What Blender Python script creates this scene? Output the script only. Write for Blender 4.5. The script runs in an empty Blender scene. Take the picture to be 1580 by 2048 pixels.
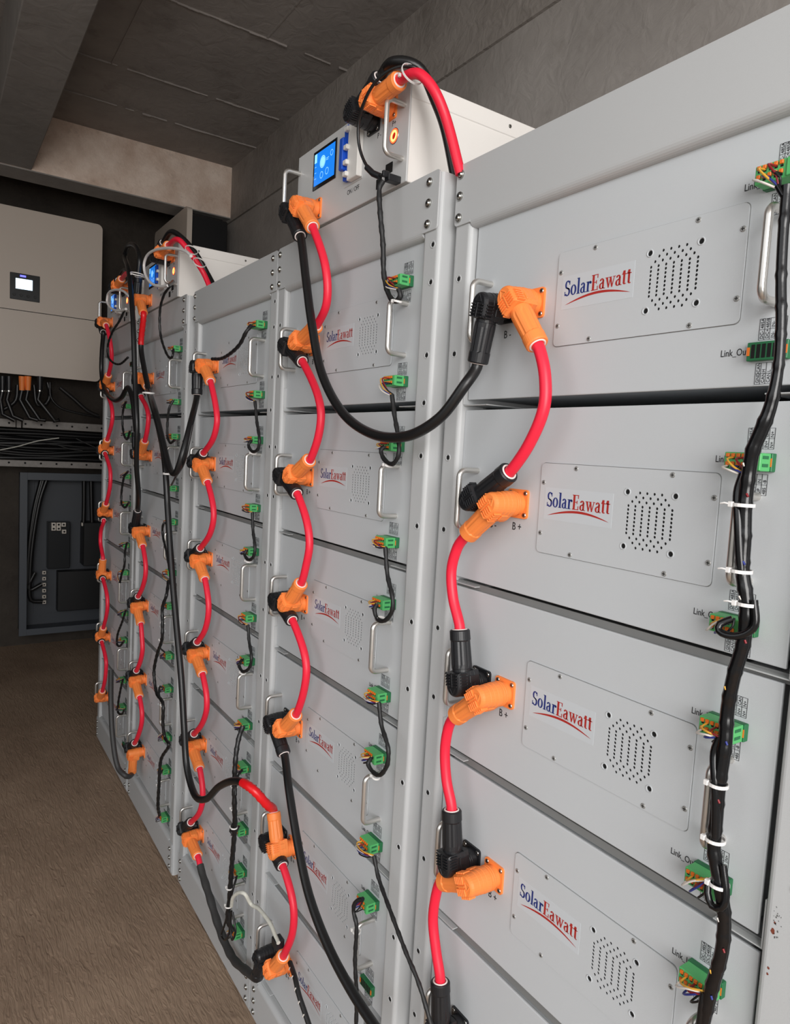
import bpy, bmesh, math, random
from mathutils import Vector, Matrix
random.seed(7)
PI = math.pi
# ---------------------------------------------------------------- camera
SC = bpy.context.scene
COL = SC.collection
H = 1.565                                   # height of the upper module row above the floor
FPX = 1394.77
CAM = Vector((0.4829, -0.6487, -0.2018 + H))
YAW, PITCH, ROLL = 0.9801, -0.0869, 0.0541
_F = Vector((-math.sin(YAW)*math.cos(PITCH), math.cos(YAW)*math.cos(PITCH), math.sin(PITCH)))
_R = Vector((math.cos(YAW), math.sin(YAW), 0))
_U = _R.cross(_F)
_R2 = math.cos(ROLL)*_R + math.sin(ROLL)*_U
_U2 = -math.sin(ROLL)*_R + math.cos(ROLL)*_U
cam_d = bpy.data.cameras.new('camera')
cam_d.sensor_fit = 'HORIZONTAL'; cam_d.sensor_width = 36; cam_d.lens = FPX*36/1580
cam_d.clip_start = 0.02; cam_d.clip_end = 60
cam = bpy.data.objects.new('camera', cam_d); COL.objects.link(cam)
cam.matrix_world = Matrix(((_R2.x, _U2.x, -_F.x, CAM.x), (_R2.y, _U2.y, -_F.y, CAM.y), (_R2.z, _U2.z, -_F.z, CAM.z), (0, 0, 0, 1)))
SC.camera = cam
def P(u, v, y):
    """point of the plane y=const seen at a pixel of the 1580x2048 photograph (measured positions)"""
    d = _F + _R2*((u-790)/FPX) - _U2*((v-1024)/FPX)
    return CAM + d*((y-CAM.y)/d.y)
# ---------------------------------------------------------------- light
SC.view_settings.view_transform = 'Standard'; SC.view_settings.look = 'None'
SC.view_settings.gamma = 1; SC.view_settings.exposure = 0.0; SC.view_settings.use_curve_mapping = False
world = bpy.data.worlds.new('world'); SC.world = world; world.use_nodes = True
_n = world.node_tree.nodes; _l = world.node_tree.links     # bright sky above, dim ground below the horizon outside
_tc = _n.new('ShaderNodeTexCoord'); _sp = _n.new('ShaderNodeSeparateXYZ'); _rp = _n.new('ShaderNodeValToRGB')
_l.new(_tc.outputs['Generated'], _sp.inputs[0]); _l.new(_sp.outputs[2], _rp.inputs[0])
_rp.color_ramp.elements[0].position = 0.0; _rp.color_ramp.elements[0].color = (0.30, 0.29, 0.27, 1)
_rp.color_ramp.elements[1].position = 0.12; _rp.color_ramp.elements[1].color = (1.25, 1.27, 1.30, 1)
_l.new(_rp.outputs[0], _n['Background'].inputs[0])
world.node_tree.nodes['Background'].inputs[1].default_value = 1.05
def area(name, loc, target, sx, sy, power, color):
    l = bpy.data.lights.new(name, 'AREA'); l.shape = 'RECTANGLE'; l.size = sx; l.size_y = sy; l.energy = power; l.color = color
    o = bpy.data.objects.new(name, l); COL.objects.link(o); o.location = loc
    o.rotation_euler = (Vector(target)-Vector(loc)).to_track_quat('-Z', 'Y').to_euler(); return o
area('doorway_daylight', (2.2, -1.3, 1.80), (-0.8, -0.1, 1.20), 1.7, 1.7, 80, (1.0, 0.975, 0.95))
# ---------------------------------------------------------------- materials
def rgb(h):
    def c(v):
        v /= 255.0
        return v/12.92 if v <= .04045 else ((v+.055)/1.055)**2.4
    return (c(h[0]), c(h[1]), c(h[2]), 1)
def mat(name, col, rough=.5, metal=0, bump=0, bscale=200, mottle=0, mscale=8, emit=None, es=0, alpha=1, coat=0, spec=.5):
    m = bpy.data.materials.new(name); m.use_nodes = True
    nt = m.node_tree; b = nt.nodes['Principled BSDF']
    c = rgb(col); b.inputs['Base Color'].default_value = c
    b.inputs['Roughness'].default_value = rough; b.inputs['Metallic'].default_value = metal
    b.inputs['Specular IOR Level'].default_value = spec
    if coat: b.inputs['Coat Weight'].default_value = coat
    if alpha < 1: b.inputs['Alpha'].default_value = alpha
    tc = nt.nodes.new('ShaderNodeTexCoord')
    if mottle:
        n = nt.nodes.new('ShaderNodeTexNoise'); n.inputs['Scale'].default_value = mscale; n.inputs['Detail'].default_value = 6
        nt.links.new(tc.outputs['Object'], n.inputs['Vector'])
        mx = nt.nodes.new('ShaderNodeMix'); mx.data_type = 'RGBA'
        mx.inputs[6].default_value = tuple(x*(1-mottle) for x in c[:3])+(1,); mx.inputs[7].default_value = tuple(min(1, x*(1+mottle)) for x in c[:3])+(1,)
        nt.links.new(n.outputs['Fac'], mx.inputs[0]); nt.links.new(mx.outputs[2], b.inputs['Base Color'])
    if bump:
        n = nt.nodes.new('ShaderNodeTexNoise'); n.inputs['Scale'].default_value = bscale; n.inputs['Detail'].default_value = 3
        nt.links.new(tc.outputs['Object'], n.inputs['Vector'])
        bp = nt.nodes.new('ShaderNodeBump'); bp.inputs['Strength'].default_value = bump; bp.inputs['Distance'].default_value = .001
        nt.links.new(n.outputs['Fac'], bp.inputs['Height']); nt.links.new(bp.outputs['Normal'], b.inputs['Normal'])
    if emit:
        b.inputs['Emission Color'].default_value = rgb(emit); b.inputs['Emission Strength'].default_value = es
    return m
M = dict(
 panel=mat('light_grey_powder_coat', (192, 196, 199), .55, bump=.12, bscale=900, mottle=.03, mscale=3),
 rack=mat('light_grey_rack_paint', (186, 188, 189), .45, bump=.1, bscale=700, mottle=.03, mscale=4),
 box=mat('white_case_paint', (238, 234, 229), .45, bump=.1, bscale=900),
 boxf=mat('pale_grey_case_front', (196, 197, 197), .4, bump=.12, bscale=900),
 shelf=mat('grey_shelf_steel', (120, 121, 120), .6, mottle=.1, mscale=20),
 void=mat('dark_inside', (8, 8, 8), .9),
 ink=mat('black_print', (28, 28, 32), .6),
 steel=mat('brushed_steel', (214, 211, 206), .3, .85, mottle=.05, mscale=60),
 zinc=mat('zinc_screw', (176, 176, 172), .3, 1),
 dim_steel=mat('dull_screw', (150, 150, 148), .4, .25),
 orange=mat('orange_plastic', (250, 140, 68), .5, bump=.1, bscale=500),
 black=mat('black_plastic', (27, 28, 31), .4, bump=.1, bscale=500),
 red=mat('red_silicone_cable', (236, 34, 62), .42, mottle=.04, mscale=20),
 redtape=mat('red_tape', (226, 22, 30), .33),
 blackcable=mat('black_cable_sheath', (22, 22, 23), .36, bump=.08, bscale=300),
 blacktape=mat('black_cloth_tape', (24, 24, 25), .5, bump=.4, bscale=150),
 wrap=mat('glossy_spiral_wrap', (15, 15, 17), .2, bump=.05, bscale=300),
 greytube=mat('dark_grey_corrugated_tube', (52, 52, 52), .55),
 seal=mat('white_seal_ring', (238, 226, 222), .5),
 tie=mat('white_nylon', (232, 230, 228), .35),
 braid=mat('white_braid', (205, 205, 195), .7, mottle=.2, mscale=90),
 green=mat('green_terminal_plastic', (84, 178, 104), .4),
 dgreen=mat('dark_green_socket_plastic', (30, 104, 62), .45),
 lever=mat('orange_lever', (222, 112, 30), .45),
 bluew=mat('blue_wire', (40, 52, 130), .4), whitew=mat('white_wire', (228, 222, 214), .4), yelloww=mat('yellow_wire', (226, 170, 60), .4),
 redw=mat('dark_red_wire', (130, 26, 34), .4),
 sticker=mat('clear_sticker', (196, 201, 205), .5),
 lblue=mat('logo_blue_ink', (28, 48, 118), .5), lred=mat('logo_red_ink', (170, 42, 36), .5),
 breaker=mat('breaker_blue', (28, 84, 196), .4), breakerw=mat('breaker_white', (226, 224, 220), .4),
 bezel=mat('screen_bezel', (10, 12, 16), .15),
 screen=mat('screen_blue', (20, 110, 220), .2, emit=(24, 140, 250), es=.62),
 screenw=mat('screen_icons', (150, 220, 255), .2, emit=(150, 220, 255), es=.8),
 ring=mat('lit_red_ring', (255, 60, 30), .3, emit=(255, 70, 38), es=4.0),
 ringy=mat('lit_yellow_ring', (255, 220, 120), .3, emit=(255, 214, 110), es=1.6),
 inv=mat('cream_inverter_cover', (212, 200, 188), .42), invdark=mat('black_inverter_body', (14, 15, 18), .45),
 lcdf=mat('inverter_panel_dark', (40, 42, 44), .25), lcd=mat('inverter_lcd', (210, 235, 255), .2, emit=(205, 232, 255), es=2.2),
 led=mat('blue_led', (60, 60, 255), .3, emit=(90, 90, 255), es=3),
 tray=mat('galvanised_tray', (128, 124, 120), .5, .3, mottle=.25, mscale=60),
 cab=mat('grey_cabinet_paint', (70, 75, 82), .5), cabin=mat('cabinet_back_plate', (60, 64, 70), .55),
 lug=mat('tinned_lug', (215, 208, 198), .35, .3),
)
def concrete(name, c1, c2, c3, scale=1.4, bump=.35, trowel=False, rough=.9, board=None):
    m = bpy.data.materials.new(name); m.use_nodes = True; nt = m.node_tree; N = nt.nodes; L = nt.links; b = N['Principled BSDF']
    b.inputs['Roughness'].default_value = rough; b.inputs['Specular IOR Level'].default_value = .25
    tc = N.new('ShaderNodeTexCoord')
    n1 = N.new('ShaderNodeTexNoise'); n1.inputs['Scale'].default_value = scale; n1.inputs['Detail'].default_value = 10; n1.inputs['Roughness'].default_value = .65
    n2 = N.new('ShaderNodeTexNoise'); n2.inputs['Scale'].default_value = scale*3.1; n2.inputs['Detail'].default_value = 12; n2.inputs['Roughness'].default_value = .7
    L.new(tc.outputs['Object'], n1.inputs['Vector'])
    mp = N.new('ShaderNodeMapping')
    if trowel: mp.inputs['Scale'].default_value = trowel
    L.new(tc.outputs['Object'], mp.inputs['Vector']); L.new(mp.outputs['Vector'], n2.inputs['Vector'])
    r1 = N.new('ShaderNodeValToRGB'); r1.color_ramp.elements[0].position = .32; r1.color_ramp.elements[0].color = rgb(c1)
    r1.color_ramp.elements[1].position = .68; r1.color_ramp.elements[1].color = rgb(c2)
    L.new(n1.outputs['Fac'], r1.inputs['Fac'])
    r2 = N.new('ShaderNodeValToRGB'); r2.color_ramp.elements[0].position = .55; r2.color_ramp.elements[0].color = (0, 0, 0, 1)
    r2.color_ramp.elements[1].position = .85; r2.color_ramp.elements[1].color = (.8, .8, .8, 1)
    L.new(n2.outputs['Fac'], r2.inputs['Fac'])
    mx = N.new('ShaderNodeMix'); mx.data_type = 'RGBA'; L.new(r2.outputs['Color'], mx.inputs[0]); L.new(r1.outputs['Color'], mx.inputs[6]); mx.inputs[7].default_value = rgb(c3)
    L.new(mx.outputs[2], b.inputs['Base Color'])
    n3 = N.new('ShaderNodeTexNoise'); n3.inputs['Scale'].default_value = scale*9; n3.inputs['Detail'].default_value = 9
    mp3 = N.new('ShaderNodeMapping')
    if trowel: mp3.inputs['Scale'].default_value = trowel
    L.new(tc.outputs['Object'], mp3.inputs['Vector']); L.new(mp3.outputs['Vector'], n3.inputs['Vector'])
    n3.inputs['Distortion'].default_value = 1.2
    bp = N.new('ShaderNodeBump'); bp.inputs['Strength'].default_value = bump; bp.inputs['Distance'].default_value = .02
    L.new(n3.outputs['Fac'], bp.inputs['Height']); L.new(bp.outputs['Normal'], b.inputs['Normal'])
    return m
M['ceil'] = concrete('board_marked_concrete', (142, 136, 132), (172, 165, 160), (104, 95, 88), 1.6, .25)
M['wall'] = concrete('smooth_render', (150, 144, 139), (176, 170, 165), (132, 125, 118), 1.8, .2)
M['wallband'] = concrete('raw_concrete_band', (140, 133, 127), (170, 163, 157), (96, 88, 80), 2.2, .3)
M['beam'] = concrete('pale_brown_concrete', (214, 188, 170), (255, 238, 224), (176, 154, 138), 4.5, .3)
M['soffit'] = concrete('grey_soffit', (140, 137, 134), (168, 164, 160), (120, 116, 112), 1.2, .15)
M['floor'] = concrete('brown_screed_floor', (134, 113, 95), (166, 143, 122), (112, 92, 76), 2.0, .5, trowel=(1, 5, 1), rough=.75)
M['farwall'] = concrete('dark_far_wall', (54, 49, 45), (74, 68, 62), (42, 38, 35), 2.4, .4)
# ---------------------------------------------------------------- mesh builder
class MB:
    def __init__(s): s.v = []; s.f = []; s.m = []; s.sm = []; s.mats = []
    def mi(s, k):
        if k not in s.mats: s.mats.append(k)
        return s.mats.index(k)
    def add(s, vs, fs, k, smooth=False, mw=None):
        o = len(s.v); i = s.mi(k)
        s.v += [tuple(mw @ Vector(v)) if mw else tuple(v) for v in vs]
        for f in fs: s.f.append([a+o for a in f]); s.m.append(i); s.sm.append(smooth)
        return s
    def box(s, x0, x1, y0, y1, z0, z1, k, bev=0, seg=1, mw=None):
        if not bev:
            vs = [(x, y, z) for x in (x0, x1) for y in (y0, y1) for z in (z0, z1)]
            return s.add(vs, [(0, 1, 3, 2), (4, 6, 7, 5), (0, 4, 5, 1), (2, 3, 7, 6), (0, 2, 6, 4), (1, 5, 7, 3)], k, False, mw)
        bm = bmesh.new(); bmesh.ops.create_cube(bm, size=1)
        for v in bm.verts: v.co = Vector(((x0+x1)/2+v.co.x*(x1-x0), (y0+y1)/2+v.co.y*(y1-y0), (z0+z1)/2+v.co.z*(z1-z0)))
        bmesh.ops.bevel(bm, geom=list(bm.edges), offset=bev, segments=seg, profile=.5, affect='EDGES')
        bm.verts.index_update()
        s.add([v.co.copy() for v in bm.verts], [[v.index for v in f.verts] for f in bm.faces], k, False, mw); bm.free(); return s
    def prism(s, prof, a0, a1, axis, k, smooth=False, caps=True, mw=None):
        """closed 2-D outline extruded along an axis; prof gives the other two coordinates in xyz order"""
        def pt(p, a): return (a, p[0], p[1]) if axis == 'x' else (p[0], a, p[1]) if axis == 'y' else (p[0], p[1], a)
        n = len(prof); vs = [pt(p, a0) for p in prof]+[pt(p, a1) for p in prof]
        s.add(vs, [(i, (i+1) % n, n+(i+1) % n, n+i) for i in range(n)], k, smooth, mw)
        if caps: s.add(vs, [tuple(range(n)), tuple(range(2*n-1, n-1, -1))], k, False, mw)
        return s
    def cyl(s, p0, p1, r0, r1, k, n=16, smooth=True, caps=True):
        p0 = Vector(p0); p1 = Vector(p1); d = (p1-p0).normalized(); a = d.orthogonal().normalized(); b = d.cross(a)
        vs = [p0+(a*math.cos(2*PI*i/n)+b*math.sin(2*PI*i/n))*r0 for i in range(n)]+[p1+(a*math.cos(2*PI*i/n)+b*math.sin(2*PI*i/n))*r1 for i in range(n)]
        s.add(vs, [(i, (i+1) % n, n+(i+1) % n, n+i) for i in range(n)], k, smooth)
        if caps: s.add(vs, [tuple(range(n)), tuple(range(2*n-1, n-1, -1))], k)
        return s
    def loft(s, rings, k, smooth=True, caps=True):
        n = len(rings[0]); vs = [p for r in rings for p in r]
        s.add(vs, [(j*n+i, j*n+(i+1) % n, (j+1)*n+(i+1) % n, (j+1)*n+i) for j in range(len(rings)-1) for i in range(n)], k, smooth)
        if caps: s.add(vs, [tuple(range(n-1, -1, -1)), tuple(range((len(rings)-1)*n, len(rings)*n))], k, False)
        return s
    def torus(s, c, d, R, r, k, n=24, m=8, mw=None):
        c = Vector(c); d = Vector(d).normalized(); a = d.orthogonal().normalized(); b = d.cross(a)
        vs = []
        for i in range(n):
            e = a*math.cos(2*PI*i/n)+b*math.sin(2*PI*i/n)
            for j in range(m): vs.append(c+e*(R+r*math.cos(2*PI*j/m))+d*(r*math.sin(2*PI*j/m)))
        return s.add(vs, [(i*m+j, ((i+1) % n)*m+j, ((i+1) % n)*m+(j+1) % m, i*m+(j+1) % m) for i in range(n) for j in range(m)], k, True, mw)
    def tube(s, pts, r, k, n=12, caps=True):
        """r: number or function of arc fraction/length"""
        pts = [Vector(p) for p in pts]; L = [0]
        for i in range(1, len(pts)): L.append(L[-1]+(pts[i]-pts[i-1]).length)
        t = (pts[1]-pts[0]).normalized(); a = t.orthogonal().normalized(); rings = []
        for i, p in enumerate(pts):
            t2 = ((pts[min(i+1, len(pts)-1)]-pts[max(i-1, 0)])).normalized()
            q = t.rotation_difference(t2); a = (q @ a); a = (a-t2*a.dot(t2)).normalized(); t = t2; b = t.cross(a)
            rr = r(L[i], L[-1]) if callable(r) else r
            rings.append([p+(a*math.cos(2*PI*j/n)+b*math.sin(2*PI*j/n))*rr for j in range(n)])
        return s.loft(rings, k, True, caps)
    def mesh(s, name):
        me = bpy.data.meshes.new(name); me.from_pydata(s.v, [], s.f)
        for k in s.mats: me.materials.append(M[k])
        me.polygons.foreach_set('material_index', s.m); me.polygons.foreach_set('use_smooth', s.sm)
        bm = bmesh.new(); bm.from_mesh(me); bmesh.ops.recalc_face_normals(bm, faces=bm.faces); bm.to_mesh(me); bm.free()
        me.update(); return me
def obj(name, data, parent=None, loc=(0, 0, 0), rot=None, label=None):
    if isinstance(data, MB): data = data.mesh(name)
    o = bpy.data.objects.new(name, data); COL.objects.link(o); o.location = loc
    if rot is not None: o.rotation_euler = rot
    if parent: o.parent = parent
    if label: o['label'] = label
    return o
def tag(o, label, cat, group=None):
    o['label'] = label; o['category'] = cat
    if group: o['group'] = group
    return o
def thing(name, loc, label, cat, group=None):
    o = bpy.data.objects.new(name, None); COL.objects.link(o); o.location = loc; o.empty_display_size = .05
    return tag(o, label, cat, group)
def struct(name, mb):
    o = obj(name, mb); o['kind'] = 'structure'; return o
def catmull(pts, step=.006):
    pts = [Vector(p) for p in pts]; Q = [pts[0]*2-pts[1]]+pts+[pts[-1]*2-pts[-2]]; out = []
    for i in range(1, len(Q)-2):
        p0, p1, p2, p3 = Q[i-1:i+3]; n = max(2, int((p2-p1).length/step))
        d1 = max((p1-p0).length, 1e-4)**.5; d2 = max((p2-p1).length, 1e-4)**.5; d3 = max((p3-p2).length, 1e-4)**.5
        m1 = (p2-p1)+((p1-p0)/d1**2-(p2-p0)/(d1*d1+d2*d2))*d2*d2*1.0
        m2 = (p2-p1)+((p3-p2)/d3**2-(p3-p1)/(d3*d3+d2*d2))*d2*d2*1.0
        m1 = (p2-p0)*(d2*d2/(d1*d1+d2*d2)); m2 = (p3-p1)*(d2*d2/(d2*d2+d3*d3))
        for j in range(n):
            t = j/n; t2 = t*t; t3 = t2*t
            out.append(p1*(2*t3-3*t2+1)+m1*(t3-2*t2+t)+p2*(-2*t3+3*t2)+m2*(t3-t2))
    out.append(pts[-1]); return out
def text_mesh(s, size, k, name='lettering', sx=1.0, vertical=False):
    cu = bpy.data.curves.new(name, 'FONT'); cu.body = s; cu.size = size; cu.resolution_u = 3; cu.extrude = .0001
    o = bpy.data.objects.new('tmp', cu); COL.objects.link(o)
    dg = bpy.context.evaluated_depsgraph_get(); dg.update()
    me = bpy.data.meshes.new_from_object(o.evaluated_get(dg)); bpy.data.objects.remove(o)
    # text lies in xy: turn it upright so it faces -y
    mw = Matrix(((sx, 0, 0, 0), (0, 0, -1, 0), (0, 1, 0, 0), (0, 0, 0, 1)))
    if vertical: mw = Matrix(((0, -1, 0, 0), (0, 0, -1, 0), (1, 0, 0, 0), (0, 0, 0, 1)))
    me.transform(mw); me.materials.clear(); me.materials.append(M[k]); me.name = name
    return me
# ---------------------------------------------------------------- room shell
YB = .879; XF = -4.45; ZC = 3.015; YL = -2.3; XR = 2.3
struct('floor', MB().box(XF, XR, YL, YB+.3, -.1, 0, 'floor'))
cb = MB().box(XF-.1, XR, YL, YB+.3, ZC, ZC+.15, 'ceil')
for x, y0, y1 in ((-2.36, -.19, YB), (-2.99, -.19, YB), (-3.39, -.19, YB), (-1.2, -.19, YB)):      # formwork ridges of the poured slab
    n = 26
    for i in range(n):
        a = y0+(y1-y0)*i/n; b_ = y0+(y1-y0)*(i+1)/n
        if random.random() < .82: cb.box(x-.0016+random.uniform(-.002, .002), x+.0016+random.uniform(-.002, .002), a, b_, ZC-.005-random.random()*.004, ZC, 'ceil')
cb.box(-2.99, -2.36, .028, .034, ZC-.005, ZC, 'ceil'); cb.box(-2.36, -1.2, .5, .506, ZC-.004, ZC, 'ceil')
struct('ceiling', cb)
wb = MB().box(XF, XR, YB+.012, YB+.2, 0, 2.70, 'wall').box(XF, XR, YB, YB+.2, 2.70, ZC, 'wallband')
struct('wall_back', wb)
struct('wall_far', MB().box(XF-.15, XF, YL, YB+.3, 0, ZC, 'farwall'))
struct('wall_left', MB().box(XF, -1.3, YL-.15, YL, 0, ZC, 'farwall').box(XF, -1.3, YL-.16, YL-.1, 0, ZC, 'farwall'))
struct('trim_1', MB().box(-3.95, -3.765, YL, YB, 2.722, ZC, 'beam').box(-3.952, -3.766, YL, YB, 2.716, 2.7225, 'soffit'))
struct('trim_2', MB().box(-3.765, XR, -.40, -.20, 2.722, ZC, 'soffit', .004))
# ---------------------------------------------------------------- racks
RX = [0, -.5995, -1.1855, -1.8059, -2.4110]; RY = [.0174, 0, 0, -.0092, -.0092]
RZ = [z+H for z in (0, -.2651, -.5289, -.7952, -1.0622, -1.3301)]
RN = ['nearest rack at the right', 'second rack from the right', 'middle rack', 'fourth rack from the right', 'farthest rack at the left']
RSH = ['the nearest rack', 'the second rack', 'the middle rack', 'the fourth rack', 'the farthest rack']
D = .011
def post_mesh(left):
    mb = MB(); xo, xi = (-.3755, -.3365) if left else (.2097, .1680)
    sgn = 1 if left else -1; r = .007; prof = []
    # outline: outer back, outer front rounded, inner front rounded, inner back
    prof.append((xo, .62))
    for i in range(6):
        a = PI/2*i/5; prof.append((xo+sgn*r*(1-math.cos(a)), -D+r*(1-math.sin(a))))
    for i in range(6):
        a = PI/2*i/5; prof.append((xi-sgn*r*(1-math.sin(a)), -D+r*(1-math.cos(a))))
    prof += [(xi, .035), (xi-sgn*.012, .035), (xi-sgn*.012, .05), (xo+sgn*.006, .05), (xo+sgn*.006, .62)]
    if not left: prof = [p for p in prof]
    mb.prism(prof, .0, 1.783, 'z', 'rack')
    hx = -.3575 if left else .1955
    zs = []
    for z in RZ: zs += [z+.058, z-.052]
    if not left: zs += [RZ[0]-.125, 1.679]
    for z in zs:
        mb.prism([(hx+.0038*math.cos(PI*i/3+PI/6), z+.0038*math.sin(PI*i/3+PI/6)) for i in range(6)], -D-.0004, -D+.001, 'y', 'void')
        mb.torus((hx, -D-.0001, z), (0, 1, 0), .0052, .0008, 'rack', 12, 6)
    return mb.mesh('left_post' if left else 'right_post')
def rbeam(z0, z1, up):
    mb = MB(); x0, x1 = -.3725, .2065; r = .006; pr = []
    for cx, cz, a0 in ((x0+r, z0+r, PI), (x1-r, z0+r, 1.5*PI), (x1-r, z1-r, 0), (x0+r, z1-r, .5*PI)):
        for i in range(5): pr.append((cx+r*math.cos(a0+PI/2*i/4), cz+r*math.sin(a0+PI/2*i/4)))
    for sel, xe in ((lambda q: q[0] < 0, -.3362), (lambda q: q[0] > 0, .1678)):
        pts = [q for q in pr if sel(q)]; zz = (z0, z1)
        tab = pts+[(xe, z0), (xe, z1)]; cx_ = sum(q[0] for q in tab)/len(tab); cz_ = (z0+z1)/2
        tab.sort(key=lambda q: math.atan2(q[1]-cz_, q[0]-cx_)); mb.prism(tab, -D-.003, -D-.0002, 'y', 'rack')
    # the middle stretch folds back along one edge
    R = .011; y0 = -D-.003; prof = []
    if up: # fold at the bottom edge
        prof = [(y0, z1), (y0, z0+.004)]+[(y0+R*(1-math.cos(PI/2*i/6)), z0+.004-R*math.sin(PI/2*i/6)) for i in range(7)]+[(y0+.05, z0+.004-R), (y0+.05, z0-.004), (y0+R+.002, z0), (y0+.003, z0+.004), (y0+.003, z1-.003), (y0+.05, z1-.003), (y0+.05, z1)]
    else:
        prof = [(y0, z0), (y0, z1-.004)]+[(y0+R*(1-math.cos(PI/2*i/6)), z1-.004+R*math.sin(PI/2*i/6)) for i in range(7)]+[(y0+.05, z1-.004+R), (y0+.05, z1+.003), (y0+R+.002, z1), (y0+.003, z1-.004), (y0+.003, z0)]
    mb.prism(prof, -.3362, .1678, 'x', 'rack', False)
    return mb
def bolt_mesh():
    mb = MB(); y = -D-.003
    mb.cyl((0, y, 0), (0, y-.0016, 0), .0066, .0066, 'zinc', 20)
    mb.torus((0, y-.0016, 0), (0, 1, 0), .0055, .0011, 'zinc', 20, 6)
    mb.cyl((0, y-.0016, 0), (0, y-.0046, 0), .0046, .0030, 'zinc', 16)
    mb.box(-.0024, .0024, y-.0048, y-.0045, -.0006, .0006, 'void').box(-.0006, .0006, y-.0048, y-.0045, -.0024, .0024, 'void')
    return mb.mesh('bolt')
PL, PR = post_mesh(True), post_mesh(False)
TB = rbeam(1.700, 1.787, True).mesh('top_beam'); BB = rbeam(.006, .097, False).mesh('bottom_beam'); BO = bolt_mesh()
def rail_mesh(left):
    mb = MB()
    if left: mb.box(-.3363, -.3346, -.006, .40, -.1275, -.078, 'rack', .0006).box(-.3363, -.284, -.0045, .40, -.1292, -.1277, 'rack', .0005)
    else: mb.box(.1660, .1677, -.006, .40, -.1275, -.078, 'rack', .0006).box(.116, .1677, -.0045, .40, -.1292, -.1277, 'rack', .0005)
    return mb.mesh('rail')
RL, RR = rail_mesh(True), rail_mesh(False)
SH = MB().box(-.333, .164, .006, .30, -.1345, -.1300, 'shelf').box(-.333, .164, .005, .007, -.1352, -.1250, 'shelf').mesh('shelf')
SIDE = MB().box(-.0012, .0012, .05, .62, .02, 1.78, 'rack').mesh('side_panel')
for r in range(5):
    t = thing('battery_rack', (RX[r], RY[r], 0), 'light grey steel rack frame of battery modules, the '+RN[r], 'rack', None)
    obj('post', PL, t); obj('post', PR, t); obj('top_beam', TB, t); obj('bottom_beam', BB, t)
    for bz in (1.711, 1.742, 1.773): obj('bolt', BO, t, (-.3622, 0, bz)); obj('bolt', BO, t, (.1830 if r != 2 else .186, 0, bz))
    for bz in (.022, .050, .079): obj('bolt', BO, t, (-.352, 0, bz)); obj('bolt', BO, t, (.186, 0, bz))
    for i, z in enumerate(RZ):
        obj('rail', RL, t, (0, 0, z)); obj('rail', RR, t, (0, 0, z))
        if i: obj('shelf', SH, t, (0, 0, z))
# worn spots on the right post of the nearest rack
M['rust'] = mat('rust', (120, 58, 40), .9); M['grime'] = mat('grime', (92, 92, 90), .9)
_rk = [o for o in bpy.data.objects if o.name == 'battery_rack'][0]
for n_, k_, sp_ in (('rust_spots', 'rust', [(1546, 1862, .0022), (1550, 1846, .0011), (1537, 1936, .0013), (1535, 1948, .0012), (1567, 1300, .001)]), ('grime_specks', 'grime', [(1551+random.uniform(-3, 12), 1812+random.uniform(0, 75), random.uniform(.0003, .0009)) for _ in range(22)])):
    mb = MB()
    for u, v, rr_ in sp_:
        c = P(u, v, RY[0]-D)-_rk.location
        if c.x < .1760: c.x = .1770+random.uniform(0, .002)
        mb.add([(c.x+rr_*random.uniform(.5, 1.1)*math.cos(2*PI*i/9), -D-.00025, c.z+rr_*random.uniform(.8, 1.6)*math.sin(2*PI*i/9)) for i in range(9)], [tuple(range(9))], k_)
    obj(n_, mb, _rk, label='brown rust spots' if k_ == 'rust' else 'grey scuff marks')
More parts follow.
